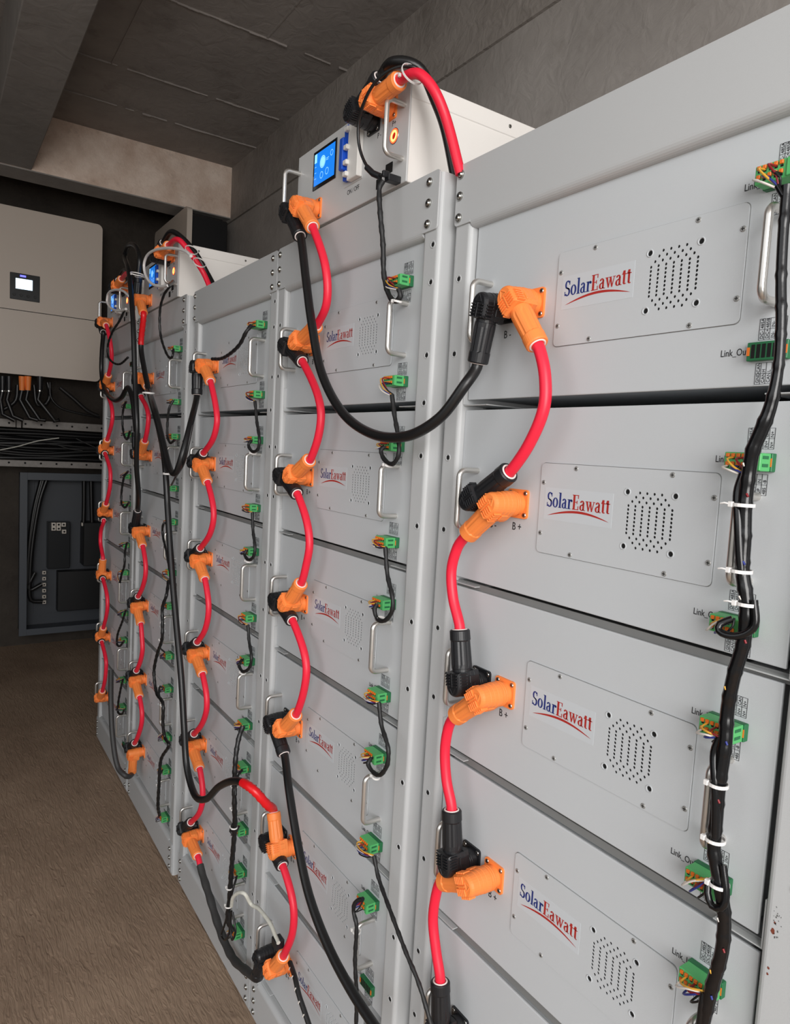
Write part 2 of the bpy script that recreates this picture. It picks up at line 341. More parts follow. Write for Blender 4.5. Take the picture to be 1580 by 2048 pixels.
# ---------------------------------------------------------------- serif lettering for the printed logo
def glyphs():
    def ring(cx, cy, ro, so, ri, si, a0, a1, n=18):
        out = []
        for i in range(n):
            a = math.radians(a0+(a1-a0)*i/n); b = math.radians(a0+(a1-a0)*(i+1)/n)
            out.append([(cx+ro*math.cos(a), cy+so*math.sin(a)), (cx+ro*math.cos(b), cy+so*math.sin(b)), (cx+ri*math.cos(b), cy+si*math.sin(b)), (cx+ri*math.cos(a), cy+si*math.sin(a))])
        return out
    def q(x0, y0, x1, y1): return [[(x0, y0), (x1, y0), (x1, y1), (x0, y1)]]
    G = {}
    G['S'] = (.62, ring(.30, .745, .25, .275, .12, .20, 30, 270)+ring(.30, .255, .27, .275, .13, .20, 90, -150)+q(.48, .72, .53, .98)+q(.03, .02, .075, .30)+[[(.06, .56), (.2, .50), (.55, .34), (.50, .46), (.3, .56)]])
    G['o'] = (.62, ring(.30, .33, .28, .345, .135, .29, 0, 360, 24))
    G['l'] = (.36, q(.10, .03, .25, 1.05)+q(.02, 0, .33, .045)+q(.02, 1.0, .18, 1.05))
    G['a'] = (.58, ring(.24, .19, .22, .20, .09, .15, 60, 330)+q(.31, .03, .45, .50)+ring(.25, .47, .20, .20, .07, .14, 0, 165)+q(.42, 0, .56, .05)+[[(.2, .34), (.34, .40), (.34, .45), (.18, .38)]])
    G['r'] = (.50, q(.10, .03, .25, .66)+q(.02, 0, .34, .045)+q(.02, .615, .18, .66)+ring(.36, .44, .14, .23, .10, .14, 40, 180)+ring(.42, .57, .075, .085, 0, 0, 0, 360, 12))
    G['E'] = (.74, q(.10, .02, .27, 1.0)+q(.02, 0, .64, .05)+q(.02, .96, .62, 1.01)+q(.2, .49, .50, .54)+q(.575, .0, .62, .26)+q(.56, .76, .605, 1.0)+q(.46, .40, .50, .63))
    G['w'] = (.92, [[(.06, .64), (.21, .64), (.34, .0), (.27, .0)], [(.27, 0), (.33, 0), (.49, .62), (.45, .64)], [(.38, .64), (.53, .64), (.66, .0), (.59, .0)], [(.59, 0), (.65, 0), (.83, .64), (.79, .64)]]+q(.0, .62, .28, .66)+q(.34, .62, .56, .66)+q(.70, .62, .92, .66))
    G['t'] = (.42, q(.11, .10, .26, .86)+q(.01, .61, .38, .665)+ring(.26, .13, .15, .13, .03, .075, 180, 320, 10)+[[(.11, .86), (.02, .63), (.12, .63)]])
    return G
def logo_mesh():
    G = glyphs(); s = 'SolarEawatt'; mb = MB(); tot = sum(G[c][0] for c in s); W = .1012; X0 = -.1545; cx = 0
    for i, c in enumerate(s):
        w, polys = G[c]; k = 'lblue' if i < 5 else 'lred'
        for p in polys:
            pts = [(X0+(cx+x)*W/tot, .0030+z*.0184) for x, z in p]
            for dx, dy in ((-.0003, 0), (.0003, .00006)): mb.add([(a+dx, -.00190-dy-(.00001*(i % 2)), b) for a, b in pts], [tuple(range(len(pts)))], k)
        cx += w
    n = 24; up = []; lo = []
    for i in range(n+1):
        t = i/n; x = X0+.002+t*.099; z = -.0088+.0092*math.sin(PI*min(1, t*.90+.02))-.0005*t; th = .0030*math.sin(PI*t)**.7
        up.append((x, -.00190, z+th/2)); lo.append((x, -.00190, z-th/2))
    mb.add(up+lo, [(i, i+1, n+2+i, n+1+i) for i in range(n)], 'lred')
    return mb.mesh('logo_print')
# ---------------------------------------------------------------- battery module parts
def rrect(x0, x1, z0, z1, r, n=4):
    pr = []
    for cx, cz, a0 in ((x0+r, z0+r, PI), (x1-r, z0+r, 1.5*PI), (x1-r, z1-r, 0), (x0+r, z1-r, .5*PI)):
        for i in range(n+1): pr.append((cx+r*math.cos(a0+PI/2*i/n), cz+r*math.sin(a0+PI/2*i/n)))
    return pr
def cover_mesh():
    mb = MB(); yf, yb = -.0016, -.0002; x0, x1, z0, z1 = -.168, .080, -.058, .0585; R = .006
    holes = []  # cx,cz,r,hw,hh
    p = .0095
    for k in range(-3, 4):
        for j in range(8): holes.append((k*p, (j-3.5)*.0045, .00165, p/2, .00225))
    for sg in (1, -1):
        for k in range(-3, 3): holes.append(((k+.5)*p, sg*.0209, .00165, p/2, .0026))
        for k in range(-2, 3): holes.append((k*p, sg*.0261, .00165, p/2, .0026))
        for k in range(-2, 2): holes.append(((k+.5)*p, sg*.0313, .00165, p/2, .0026))
        for sx in (1, -1): holes.append((sx*.0310, sg*.0313, .0030, .0055, .0046))
    n = 12
    for cx, cz, r, hw, hh in holes:
        outer = []; inner = []
        for i in range(n):
            a = 2*PI*i/n+PI/n; c, s_ = math.cos(a), math.sin(a); q = min(hw/abs(c) if abs(c) > 1e-6 else 9, hh/abs(s_) if abs(s_) > 1e-6 else 9)
            outer.append((cx+c*q, yf, cz+s_*q)); inner.append((cx+c*r, yf, cz+s_*r))
        back = [(a, yb, b) for a, _, b in inner]
        mb.add(outer+inner+back, [(i, (i+1) % n, n+(i+1) % n, n+i) for i in range(n)]+[(n+i, n+(i+1) % n, 2*n+(i+1) % n, 2*n+i) for i in range(n)], 'panel')
        # corners of the cell left out by the polygon
        for sx in (1, -1):
            for sz in (1, -1):
                co = (cx+sx*hw, yf, cz+sz*hh)
                near = sorted(outer, key=lambda q: (q[0]-co[0])**2+(q[2]-co[2])**2)[:2]
                mb.add([co, near[0], near[1]], [(0, 1, 2)], 'panel')
        if r > .002: mb.torus((cx, yf, cz), (0, 1, 0), r+.0009, .0007, 'panel', 14, 6)
    cells = [(a-c, a+c, b-d_, b+d_) for a, b, _, c, d_ in holes]
    zs = sorted(set([z0, z1]+[round(c[2], 6) for c in cells]+[round(c[3], 6) for c in cells])); zz = [zs[0]]
    for z in zs[1:]:
        if z-zz[-1] > 2e-5: zz.append(z)
    for a, b in zip(zz[:-1], zz[1:]):
        m_ = (a+b)/2; iv = sorted([(c[0], c[1]) for c in cells if c[2] < m_ < c[3]]); cur = x0+R
        for l, rr in iv+[(x1-R, x1-R)]:
            if l-cur > 1e-5: mb.add([(cur, yf, a), (l, yf, a), (l, yf, b), (cur, yf, b)], [(0, 1, 2, 3)], 'panel')
            cur = max(cur, rr)
    full = rrect(x0, x1, z0, z1, R)
    for xa, sel in ((x0+R, lambda q: q[0] <= x0+R+1e-6), (x1-R, lambda q: q[0] >= x1-R-1e-6)):
        pts = [q for q in full if sel(q)]; cxm = sum(q[0] for q in pts)/len(pts); czm = sum(q[1] for q in pts)/len(pts)
        pts.sort(key=lambda q: math.atan2(q[1]-czm, q[0]-cxm)); mb.add([(q[0], yf, q[1]) for q in pts], [tuple(range(len(pts)))], 'panel')
    nn = len(full); mb.add([(q[0], yf, q[1]) for q in full]+[(q[0], yb, q[1]) for q in full], [(i, (i+1) % nn, nn+(i+1) % nn, nn+i) for i in range(nn)], 'panel')
    g = rrect(x0-.0007, x1+.0007, z0-.0007, z1+.0007, R)   # shadow gap round the plate
    mb.add([(q[0], -.00015, q[1]) for q in g], [tuple(range(len(g)))], 'shelf')
    return mb.mesh('cover_plate')
def handle_mesh(h=.0415, off=.034, r=.0042):
    c = .010; pts = [Vector((0, 0, h)), Vector((0, -off+c, h))]
    for i in range(1, 7): a = PI/2*i/6; pts.append(Vector((0, -off+c-c*math.sin(a), h-c+c*math.cos(a))))
    q = [Vector((p.x, p.y, -p.z)) for p in reversed(pts)]
    mb = MB().tube(pts+q, r, 'steel', 12)
    return mb.mesh('handle')
def screw_mesh(k='dim_steel', r=.0032):
    mb = MB().cyl((0, 0, 0), (0, -.0009, 0), r, r*.8, k, 14)
    mb.box(-r*.55, r*.55, -.00105, -.0008, -r*.12, r*.12, 'void').box(-r*.12, r*.12, -.00105, -.0008, -r*.55, r*.55, 'void')
    return mb.mesh('screw')
def flange_mesh(k):
    mb = MB(); mb.prism(rrect(-.019, .019, -.0195, .0195, .004), -.0032, 0, 'y', k)
    mb.cyl((0, -.003, 0), (0, -.011, 0), .0155, .0145, k, 24)
    return mb.mesh('socket')
def link_socket_mesh():
    mb = MB().box(-.0195, .0195, -.0075, 0, -.0088, .0088, 'dgreen', .0006)
    for i in range(6): mb.box(-.0150+i*.0052, -.0115+i*.0052, -.0079, -.0070, -.0065, .0065, 'void')
    mb.box(-.0192, -.0165, -.0082, -.007, -.004, .004, 'lever').box(.0165, .0192, -.0082, -.007, -.004, .004, 'lever')
    return mb.mesh('link_socket')
def pin_table(rows):
    """small printed pin table with upright lettering"""
    mb = MB(); w = .0052*len(rows); h = .020
    for i in range(len(rows)+1): x = -w/2+i*.0052; mb.box(x-.00012, x+.00012, -.0004, 0, -h/2, h/2, 'ink')
    for z in (-h/2, 0, h/2): mb.box(-w/2, w/2, -.0004, 0, z-.00012, z+.00012, 'ink')
    for i, (a, b) in enumerate(rows):
        for txt, z in ((a, -h/2+.0010), (b, .0010)):
            me = text_mesh(txt, .0044, 'ink', 'pin', vertical=True)
            mb.add([(v.co.x-w/2+i*.0052+.0042, v.co.y-.0002, v.co.z+z) for v in me.vertices], [list(p.vertices) for p in me.polygons], 'ink')
            bpy.data.meshes.remove(me)
    return mb.mesh('pin_table')
CM = [
 ('case', MB().box(-.322, .150, .004, .48, -.1185, .1275, 'panel').mesh('case'), (0, 0, 0), None),
 ('front_panel', MB().box(-.3342, .1620, 0, .004, -.1205, .1297, 'panel', .0012, 2).mesh('front_panel'), (0, 0, 0), None),
 ('fan_opening', MB().box(-.037, .037, -.0007, .001, -.037, .037, 'void').mesh('fan_opening'), (0, 0, 0), 'black opening behind the round hole pattern'),
 ('cover_plate', cover_mesh(), (0, 0, 0), None),
 ('sticker', MB().box(-.1585, -.0500, -.0018, -.0015, -.0135, .0275, 'sticker').mesh('sticker'), (0, 0, 0), 'clear sticker under the blue and red logo'),
 ('logo_print', logo_mesh(), (0, 0, 0), 'blue and red serif logo over a red curved stroke'),
]
HM = handle_mesh(); CM += [('handle', HM, (-.297, 0, 0), None), ('handle', HM, (.1185, 0, -.003), None)]
SM = screw_mesh()
for x, z in ((-.1096, .0538), (.0255, .0538), (.0755, .0335), (.0755, -.0335), (.0255, -.0538), (-.1096, -.0538), (-.1625, -.0325), (-.1625, .0335)):
    CM.append(('screw', SM, (x, -.0016, z), None))
FO, FB = flange_mesh('orange'), flange_mesh('black'); SZ = screw_mesh('zinc', .0034)
LS = link_socket_mesh()
CM += [('link_socket', LS, (.1140, 0, .0715), 'dark green pin socket'), ('link_socket', LS, (.1140, 0, -.0880), 'dark green pin socket')]
TXT = [('Link_In', .0718, .0700), ('Link_Out', .0630, -.0895)]
for s_, x, z in TXT: CM.append(('lettering', text_mesh(s_, .0098, 'ink', 'lettering', .78), (x, -.0003, z), None))
CM.append(('lettering', text_mesh('B -', .0150, 'ink', 'lettering', .85), (-.264, -.0003, -.0375), None))
CM.append(('lettering', text_mesh('B +', .0150, 'ink', 'lettering', .85), (-.2175, -.0003, -.0350), None))
PTA = pin_table([('DC-', '485A'), ('DC+', '485B'), ('IN-', 'IN-'), ('IN+', 'CAN'), ('N+', 'N+')])
PTB = pin_table([('GND', 'CAN'), ('CAN', 'H'), ('CAN', 'L'), ('UP', 'IN'), ('485', '-B')])
CM += [('pin_table', PTA, (.1170, 0, .0945), None), ('pin_table', PTB, (.1140, 0, .0500), None), ('pin_table', PTA, (.1140, 0, -.0665), None), ('pin_table', PTB, (.1140, 0, -.1085), None)]
ORD = ['topmost', 'second from the top', 'third from the top', 'fourth from the top', 'fifth from the top', 'bottom']
def module(r, m, jit=0):
    x, y, z = RX[r]+jit, RY[r], RZ[m]
    t = thing('battery_module', (x, y, z), 'grey battery module, %s in the %s' % (ORD[m], RN[r]), 'battery', 'battery modules in the %s' % RN[r])
    for n, me, loc, lab in CM: obj(n, me, t, loc, label=lab)
    for me, fx, lab in ((FO, -.2075, 'orange square socket flange'), (FB, -.2575, 'black square socket flange')):
        s = obj('power_socket', me, t, (fx, 0, .0015), label=lab)
        for sx in (-1, 1):
            for sz in (-1, 1): obj('screw', SZ, s, (sx*.0140, -.0032, sz*.0145))
    return t
for r in range(5):
    for m in range(6):
        if r == 0 and m == 5: continue
        module(r, m, [.0018, -.002, -.0025, .001, 0][m] if r == 0 else 0)
# ---------------------------------------------------------------- control boxes on top of the racks
def icon(mb, cx, cz, r, y):
    n = 24; mb.add([(cx+r*math.cos(2*PI*i/n), y, cz+r*math.sin(2*PI*i/n)) for i in range(n)]+[(cx+r*.84*math.cos(2*PI*i/n), y, cz+r*.84*math.sin(2*PI*i/n)) for i in range(n)], [(i, (i+1) % n, n+(i+1) % n, n+i) for i in range(n)], 'screenw')
def control_box(r, label):
    Z0 = 1.7885; t = thing('control_box', (RX[r], RY[r], Z0), label, 'control box')
    W0, W1, hh = -.2835, .1185, .163
    mb = MB().box(W0+.004, W1-.0015, -.013, .55, .0045, hh-.002, 'box', .001)
    obj('case', mb, t, label='white painted case')
    lid = MB().box(W0+.002, W1, -.0145, .552, hh-.030, hh, 'box', .0012); obj('lid', lid, t, label='white folded lid')
    fp = MB().box(W0, W1+.001, -.0165, -.0130, .0035, hh-.001, 'boxf', .001); obj('front_panel', fp, t, label='pale grey front panel')
    for yy in (.045, .195, .345, .495): obj('screw', SZ, t, (W1+.0005, yy, hh-.014), (0, 0, PI/2))
    y = -.0165
    bz = obj('display_bezel', MB().box(-.2125, -.1185, y-.0015, y, .0760, .1490, 'bezel', .0006), t, label='black display bezel')
    obj('display_screen', MB().box(-.2070, -.1240, y-.0018, y-.0014, .0830, .1430, 'screen'), bz, label='lit blue touch screen')
    ic = MB(); yy = y-.0020; icon(ic, -.172, .121, .0115, yy); icon(ic, -.175, .097, .0065, yy); icon(ic, -.153, .0985, .0065, yy); icon(ic, -.136, .127, .0055, yy)
    ic.add([(-.172+.009*math.cos(2*PI*i/20), yy, .121+.009*math.sin(2*PI*i/20)) for i in range(20)], [tuple(range(20))], 'screenw')
    ic.box(-.2065, -.1965, yy, yy+.0001, .126, .1425, 'screenw')
    for j in range(3): ic.box(-.205, -.198, yy, yy+.0001, .118-j*.011, .1188-j*.011, 'screenw')
    ic.box(-.158, -.147, yy, yy+.0001, .122, .1229, 'screenw').box(-.158, -.149, yy, yy+.0001, .119, .1199, 'screenw')
    obj('screen_icons', ic, bz)
    br = MB().box(-.0840, -.0190, y-.001, y, .047, .152, 'boxf', .0005).box(-.0560, -.0200, y-.012, y-.001, .050, .150, 'breakerw', .001)
    bo = obj('circuit_breaker', br, t, label='white and blue circuit breaker')
    b2 = MB().box(-.0740, -.0560, y-.010, y-.001, .054, .150, 'breaker', .001).box(-.0790, -.0660, y-.017, y-.009, .072, .128, 'breaker', .0015)
    for z in (.062, .082, .108, .139): b2.box(-.062, -.050, y-.018, y-.010, z-.005, z+.003, 'breakerw', .001)
    obj('toggle', b2, bo, label='blue toggle bar')
    obj('handle', HM, t, (-.2735, y, .086)); obj('handle', HM, t, (.1060, y, .083))
    pb = MB(); pb.torus((0, y-.001, 0), (0, 1, 0), .0100, .0013, 'ring', 28, 8); pb.torus((0, y-.001, 0), (0, 1, 0), .0072, .0018, 'ringy', 28, 8); pb.cyl((0, y, 0), (0, y-.0012, 0), .0056, .0056, 'redtape', 20)
    pb.torus((0, y-.0005, 0), (0, 1, 0), .0118, .0009, 'zinc', 28, 6)
    obj('power_button', pb, t, (.0790, 0, .0855), label='round power button with a lit red ring')
    pt = MB().box(.058, .078, y-.0012, y, .030, .046, 'void').box(.030, .046, y-.0012, y, .014, .030, 'void'); obj('data_port', pt, t, label='black data ports')
    obj('lettering', text_mesh('ON / OFF', .0120, 'ink', 'lettering', .85), t, (-.0720, y-.0002, .0320))
    obj('lettering', text_mesh('P -', .0125, 'ink', 'lettering', .85), t, (.0250, y-.0002, .0990))
    obj('lettering', text_mesh('P+', .0125, 'ink', 'lettering', .85), t, (.0700, y-.0002, .1030))
    obj('lettering', text_mesh('Link_Out', .0050, 'ink', 'lettering', .85), t, (.0590, y-.0002, .0240))
    for fx, fz, me, lab in ((.0640, .1330, FO, 'orange square socket flange'), (.0130, .1300, FB, 'black square socket flange'), (-.1905, .0360, FO, 'orange square socket flange'), (-.2380, .0360, FB, 'black square socket flange')):
        s = obj('power_socket', me, t, (fx, y, fz), label=lab)
        for sx in (-1, 1):
            for sz in (-1, 1): obj('screw', SZ, s, (sx*.0140, -.0032, sz*.0145))
    return t
control_box(1, 'white control box with lit blue screen and red button, on the second rack')
control_box(3, 'white control box behind the white looped cord, standing on the fourth rack from the right')
control_box(4, 'dim control box at the far left end, standing on the farthest rack beside the inverter')
# ---------------------------------------------------------------- angled power plugs and cables
AX = .036                                   # distance of the plug axis from the panel
def plug_meshes(k):
    mb = MB()
    def rr(x, hw, y0, y1, n=24, e=3.2):      # superellipse section across x
        cy, cz = (y0+y1)/2, 0; ry = (y1-y0)/2; out = []
        for i in range(n):
            a = 2*PI*i/n; c, s_ = math.cos(a), math.sin(a)
            out.append((x, cy+ry*math.copysign(abs(c)**(2/e), c), cz+hw*math.copysign(abs(s_)**(2/e), s_)))
        return out
    mb.cyl((0, -.0100, 0), (0, -.0200, 0), .0165, .0165, k, 28)
    for yy in (-.0125, -.0160): mb.torus((0, yy, 0), (0, 1, 0), .0165, .0009, k, 28, 6)
    def cap(y, k_, n=14):                   # head outline: half round end, straight flanks to the gland
        r = .0172*k_; pr = [(.0215*k_+.0004, y, -r*.90), (.0150, y, -r)]
        pr += [(r*math.cos(a), y, r*math.sin(a)) for a in [-PI/2-PI*i/n for i in range(n+1)]]
        return pr+[(.0150, y, r), (.0215*k_+.0004, y, r*.90)]
    mb.loft([cap(-.0178, .93), cap(-.0195, 1), cap(-.0270, 1), cap(-.0275, .965), cap(-.0335, .965), cap(-.0340, .93), cap(-.0400, .93), cap(-.0405, .90), cap(-.0500, .89), cap(-.0535, .82), cap(-.0550, .70)], k, False)
    for i in range(5):                      # grip ribs on the front, split by the arrow stem, and as teeth along both flanks
        x = .0005+i*.0040
        mb.box(x, x+.0017, -.0572, -.0535, -.0125, -.0030, k, .0004); mb.box(x, x+.0017, -.0572, -.0535, .0030, .0125, k, .0004)
        for sg in (-1, 1): mb.box(x, x+.0019, -.052, -.040, sg*.0158-.0012, sg*.0158+.0012+.0012*(sg > 0)-.0012*(sg < 0)*0, k, .0004)
    mb.box(-.001, .018, -.0566, -.0540, -.0011, .0011, k, .0004)
    for a, b in (((-.0115, 0), (-.0025, .0060)), ((-.0115, 0), (-.0025, -.0060)), ((-.0025, -.0060), (-.0025, .0060))):
        mb.cyl((a[0], -.0552, a[1]), (b[0], -.0552, b[1]), .0009, .0009, k, 6)
    for sg in (-1, 1): mb.box(.004, .015, -.036, -.024, sg*.0165-.0012, sg*.0165+.0012, k, .0009)
    # cable gland: fluted sleeve along +x
    n = 32
    def gear(x, r, dp):
        out = []
        for i in range(n):
            a = 2*PI*i/n; q = r-dp*(1 if i % 4 == 0 else 0); out.append((x, -AX+q*math.cos(a), q*math.sin(a)))
        return out
    mb.loft([gear(.018, .0140, 0), gear(.0235, .0140, 0), gear(.0240, .0146, 0), gear(.0300, .0148, .0010), gear(.0620, .0140, .0010), gear(.0640, .0148, 0), gear(.0765, .0146, 0), gear(.0782, .0132, 0), gear(.0782, .0095, 0)], k, False)
    s = MB(); s.torus((.0780, -AX, 0), (1, 0, 0), .0098, .0014, 'seal', 24, 8)
    return mb.mesh('plug'), s.mesh('seal_ring')
PO, SR = plug_meshes('orange'); PB, _sr2 = plug_meshes('black')
BOOT = .078
OX, BX, SZ0 = -.2075, -.2575, .0015
def sock(r, m, c, side=None):
    """centre of a socket on the panel face"""
    if m == 'lo': return Vector((RX[r]+(-.1905 if c == 'o' else -.2380), RY[r]-.0165, 1.8245))
    if m == 'hi': return Vector((RX[r]+(.0640 if c == 'o' else .0130), RY[r]-.0165, 1.9215 if c == 'o' else 1.9185))
    j = [.0018, -.002, -.0025, .001, 0, 0][m] if r == 0 else 0
    return Vector((RX[r]+j+(OX if c == 'o' else BX), RY[r], RZ[m]+SZ0))
class End:
    def __init__(s, r, m, c, uv=None, ang=None):
        s.c = c; s.p = sock(r, m, c)
        if ang is None:
            q = P(uv[0], uv[1], s.p.y-AX); ang = math.atan2(q.z-s.p.z, q.x-s.p.x)
        s.a = ang; s.d = Vector((math.cos(ang), 0, math.sin(ang))); s.axis = s.p+Vector((0, -AX, 0)); s.tip = s.axis+s.d*BOOT
    def place(s, t):
        o = obj('plug', PO if s.c == 'o' else PB, t, s.p-t.location, (0, -s.a, 0), 'orange angled plug' if s.c == 'o' else 'black angled plug')
        obj('seal_ring', SR, o)
def cable(a, b, mid, label, mats='red', r=.0077, group=None, dy=None, name='power_cable', cat='cable', smooth_r=None):
    """a, b: End or point.  mid: pixels (u, v) or (u, v, y).  mats: name or list of (fraction_to, name, radius_fn)"""
    pts = []
    if isinstance(a, End): pts += [a.tip-a.d*.012, a.tip+a.d*.006]
    else: pts.append(Vector(a))
    ya = pts[-1].y; yb = (b.axis.y if isinstance(b, End) else b[1]) if b is not None else ya
    for i, q in enumerate(mid):
        t = (i+1)/(len(mid)+1); y = q[2] if len(q) > 2 else ya+(yb-ya)*t-(dy or 0)*math.sin(PI*t)
        pts.append(P(q[0], q[1], y))
    if isinstance(b, End): pts += [b.tip+b.d*.006, b.tip-b.d*.012]
    elif b is not None: pts.append(Vector(b))
    base = pts[0].copy(); t = thing(name, base, label, cat, group)
    path = [p-base for p in catmull(pts)]
    segs = mats if isinstance(mats, list) else [(1.0, mats, r)]
    i0 = 0; N = len(path)-1
    for fr, k, rr in segs:
        i1 = max(i0+2, int(N*fr)) if fr < 1 else N
        nm = {'red': 'red_sheath', 'redtape': 'red_tape_wrap', 'greytube': 'corrugated_tube'}.get(k, 'sheath')
        obj(nm, MB().tube(path[i0:i1+1], rr, k, 14), t, label={'redtape': 'red tape wrapped part', 'greytube': 'dark corrugated tube'}.get(k)); i0 = max(0, i1-1)
    if isinstance(a, End): a.place(t)
    if isinstance(b, End): b.place(t)
    return t
G_ = lambda r: 'red cables linking the modules of the %s' % RN[r]
def link(r, i, ea, eb, mid, extra=''):
    return cable(ea, eb, mid, 'red cable joining the %s and %s modules of the %s' % (ORD[i].split(' from')[0], ORD[i+1].split(' from')[0], RN[r]), group=G_(r))
# nearest rack
link(0, 0, End(0, 0, 'o', (1080, 700)), End(0, 1, 'b', (1023, 940)), [(1090, 752), (1088, 815), (1060, 885)])
link(0, 1, End(0, 1, 'o', (948, 1056)), End(0, 2, 'b', (920, 1268)), [(915, 1095), (903, 1140), (906, 1195)])
link(0, 2, End(0, 2, 'o', (922, 1425)), End(0, 3, 'b', (903, 1612)), [(897, 1455), (890, 1500), (893, 1560)])
link(0, 3, End(0, 3, 'o', (893, 1762)), End(0, 4, 'b', (880, 1944)), [(872, 1790), (866, 1840), (872, 1900)])
# second rack
cable(End(1, 'lo', 'o', (635, 472)), End(1, 0, 'o', (640, 643)), [(648, 520), (655, 570), (652, 612)], 'red cable hanging from the white control box to the topmost module of the second rack')
link(1, 0, End(1, 0, 'b', (615, 735)), End(1, 1, 'o', (627, 912)), [(632, 780), (642, 825), (637, 872)])
link(1, 1, End(1, 1, 'b', (603, 1000)), End(1, 2, 'o', (606, 1160)), [(614, 1045), (619, 1090), (612, 1132)])
link(1, 2, End(1, 2, 'b', (594, 1255)), End(1, 3, 'o', (601, 1418)), [(607, 1300), (613, 1340), (607, 1385)])
link(1, 4, End(1, 4, 'b', (572, 1745)), End(1, 5, 'o', (574, 1902)), [(583, 1790), (588, 1830), (584, 1870)])
cable(End(1, 3, 'b', (568, 1508)), P(765, 2075, -.075), [(578, 1580), (596, 1690), (618, 1790), (655, 1890), (705, 1985)], 'thick black cable hanging from the fourth module of the second rack', 'blackcable', .0082, dy=.02)
# long cable from the control box to the nearest rack
cable(End(1, 'lo', 'b', (606, 486)), End(0, 0, 'b', (957, 717)), [(612, 560), (624, 650), (643, 745), (685, 825), (745, 868), (815, 872), (880, 835), (930, 770)], 'thick black cable drooping in a wide curve from control box to nearest rack', 'blackcable', .0080, dy=.035)
# middle rack
link(2, 0, End(2, 0, 'o', (427, 778)), End(2, 1, 'b', (416, 896)), [(432, 815), (434, 845), (426, 878)])
link(2, 1, End(2, 1, 'o', (420, 978)), End(2, 2, 'b', (409, 1088)), [(426, 1010), (427, 1040), (419, 1070)])
link(2, 2, End(2, 2, 'o', (413, 1168)), End(2, 3, 'b', (401, 1278)), [(417, 1205), (416, 1235), (409, 1262)])
link(2, 3, End(2, 3, 'o', (408, 1357)), End(2, 4, 'b', (395, 1462)), [(413, 1390), (413, 1420), (404, 1448)])
link(2, 4, End(2, 4, 'o', (401, 1543)), End(2, 5, 'b', (390, 1637)), [(405, 1575), (405, 1603), (398, 1627)])
corr = lambda l, L: .0098+.0007*math.sin(l*900)
cable(End(2, 5, 'o', (396, 1714)), End(1, 5, 'b', (519, 1938)), [(404, 1745), (418, 1790), (440, 1860), (465, 1915), (497, 1945)], 'dark corrugated cable along the foot of the middle rack from its bottom orange plug',
      [(.10, 'red', .0077), (1.0, 'greytube', corr)])
# fourth rack
tape = lambda l, L: .0094+.0008*math.sin(l*560)
cable(End(3, 'lo', 'o', (288, 632)), End(1, 4, 'o', (548, 1634)),
      [(282, 690), (288, 735), (301, 795), (318, 860), (330, 930, -.10), (335, 1010, -.10), (342, 1120, -.10), (352, 1240, -.10), (362, 1350, -.10), (368, 1450, -.10), (374, 1535, -.10), (390, 1590, -.10), (412, 1598, -.10), (440, 1572, -.10), (475, 1562, -.10), (505, 1578, -.09), (535, 1610, -.06)],
      'long black cable with red-taped ends slanting from fourth rack down to second rack', [(.055, 'redtape', tape), (.935, 'blackcable', .0084), (1.0, 'redtape', tape)])
link(3, 0, End(3, 0, 'b', (281, 785)), End(3, 1, 'o', (293, 872)), [(292, 812), (297, 832), (295, 858)])
link(3, 2, End(3, 2, 'o', (288, 1101)), End(3, 3, 'b', (281, 1186)), [(291, 1125), (291, 1150), (285, 1175)])
link(3, 3, End(3, 3, 'o', (282, 1250)), End(3, 4, 'b', (279, 1334)), [(284, 1275), (285, 1300), (281, 1322)])
link(3, 4, End(3, 4, 'o', (281, 1401)), End(3, 5, 'b', (274, 1481)), [(284, 1425), (283, 1448), (277, 1470)])
cable(End(3, 0, 'o', (304, 790)), End(2, 0, 'b', (394, 785)), [(310, 820, -.12), (325, 880, -.12), (340, 938, -.12), (352, 945, -.12), (366, 905, -.11), (383, 840, -.08)], 'black cable hanging in a V between the fourth rack and the middle rack', 'blackcable', .0080)
cable(End(3, 'lo', 'b', (277, 545)), End(3, 2, 'b', (277, 1012)), [(279, 515), (271, 492), (256, 492), (250, 512), (258, 545, -.09), (266, 640, -.10), (270, 760, -.10), (274, 850, -.10), (273, 930, -.09), (277, 985, -.07)], 'black cable looped over itself above the fourth rack, hanging down to its third module', 'blackcable', .0082)
cable(End(3, 5, 'o', (265, 1534)), P(222, 1340, -.11), [(252, 1552, -.09), (236, 1535, -.11), (226, 1480, -.12), (222, 1410, -.12)], 'dark cable curving up from the bottom orange plug of the fourth rack', 'greytube', .0088)
# farthest rack
cable(End(4, 'lo', 'o', (216, 655)), End(4, 0, 'o', (221, 738)), [(220, 680), (223, 702), (223, 722)], 'red cable from the dim control box to the topmost module of the farthest rack')
link(4, 0, End(4, 0, 'b', (219, 790)), End(4, 1, 'o', (220, 863)), [(223, 812), (225, 832), (223, 850)])
link(4, 1, End(4, 1, 'b', (218, 915)), End(4, 2, 'o', (217, 994)), [(220, 938), (221, 960), (219, 980)])
link(4, 2, End(4, 2, 'b', (209, 1045)), End(4, 3, 'o', (206, 1117)), [(202, 1062), (201, 1085), (204, 1103)])
link(4, 3, End(4, 3, 'b', (213, 1168)), End(4, 4, 'o', (210, 1245)), [(214, 1190), (215, 1212), (213, 1230)])
link(4, 4, End(4, 4, 'b', (209, 1296)), End(4, 5, 'o', (208, 1374)), [(212, 1320), (212, 1340), (210, 1360)])
cable(End(4, 'lo', 'b', (205, 660)), End(3, 1, 'b', (272, 868)), [(204, 700), (203, 745), (210, 780), (228, 800), (243, 795), (256, 775), (265, 800)], 'black cable swinging from the dim far left control box to the fourth rack', 'blackcable', .0085)
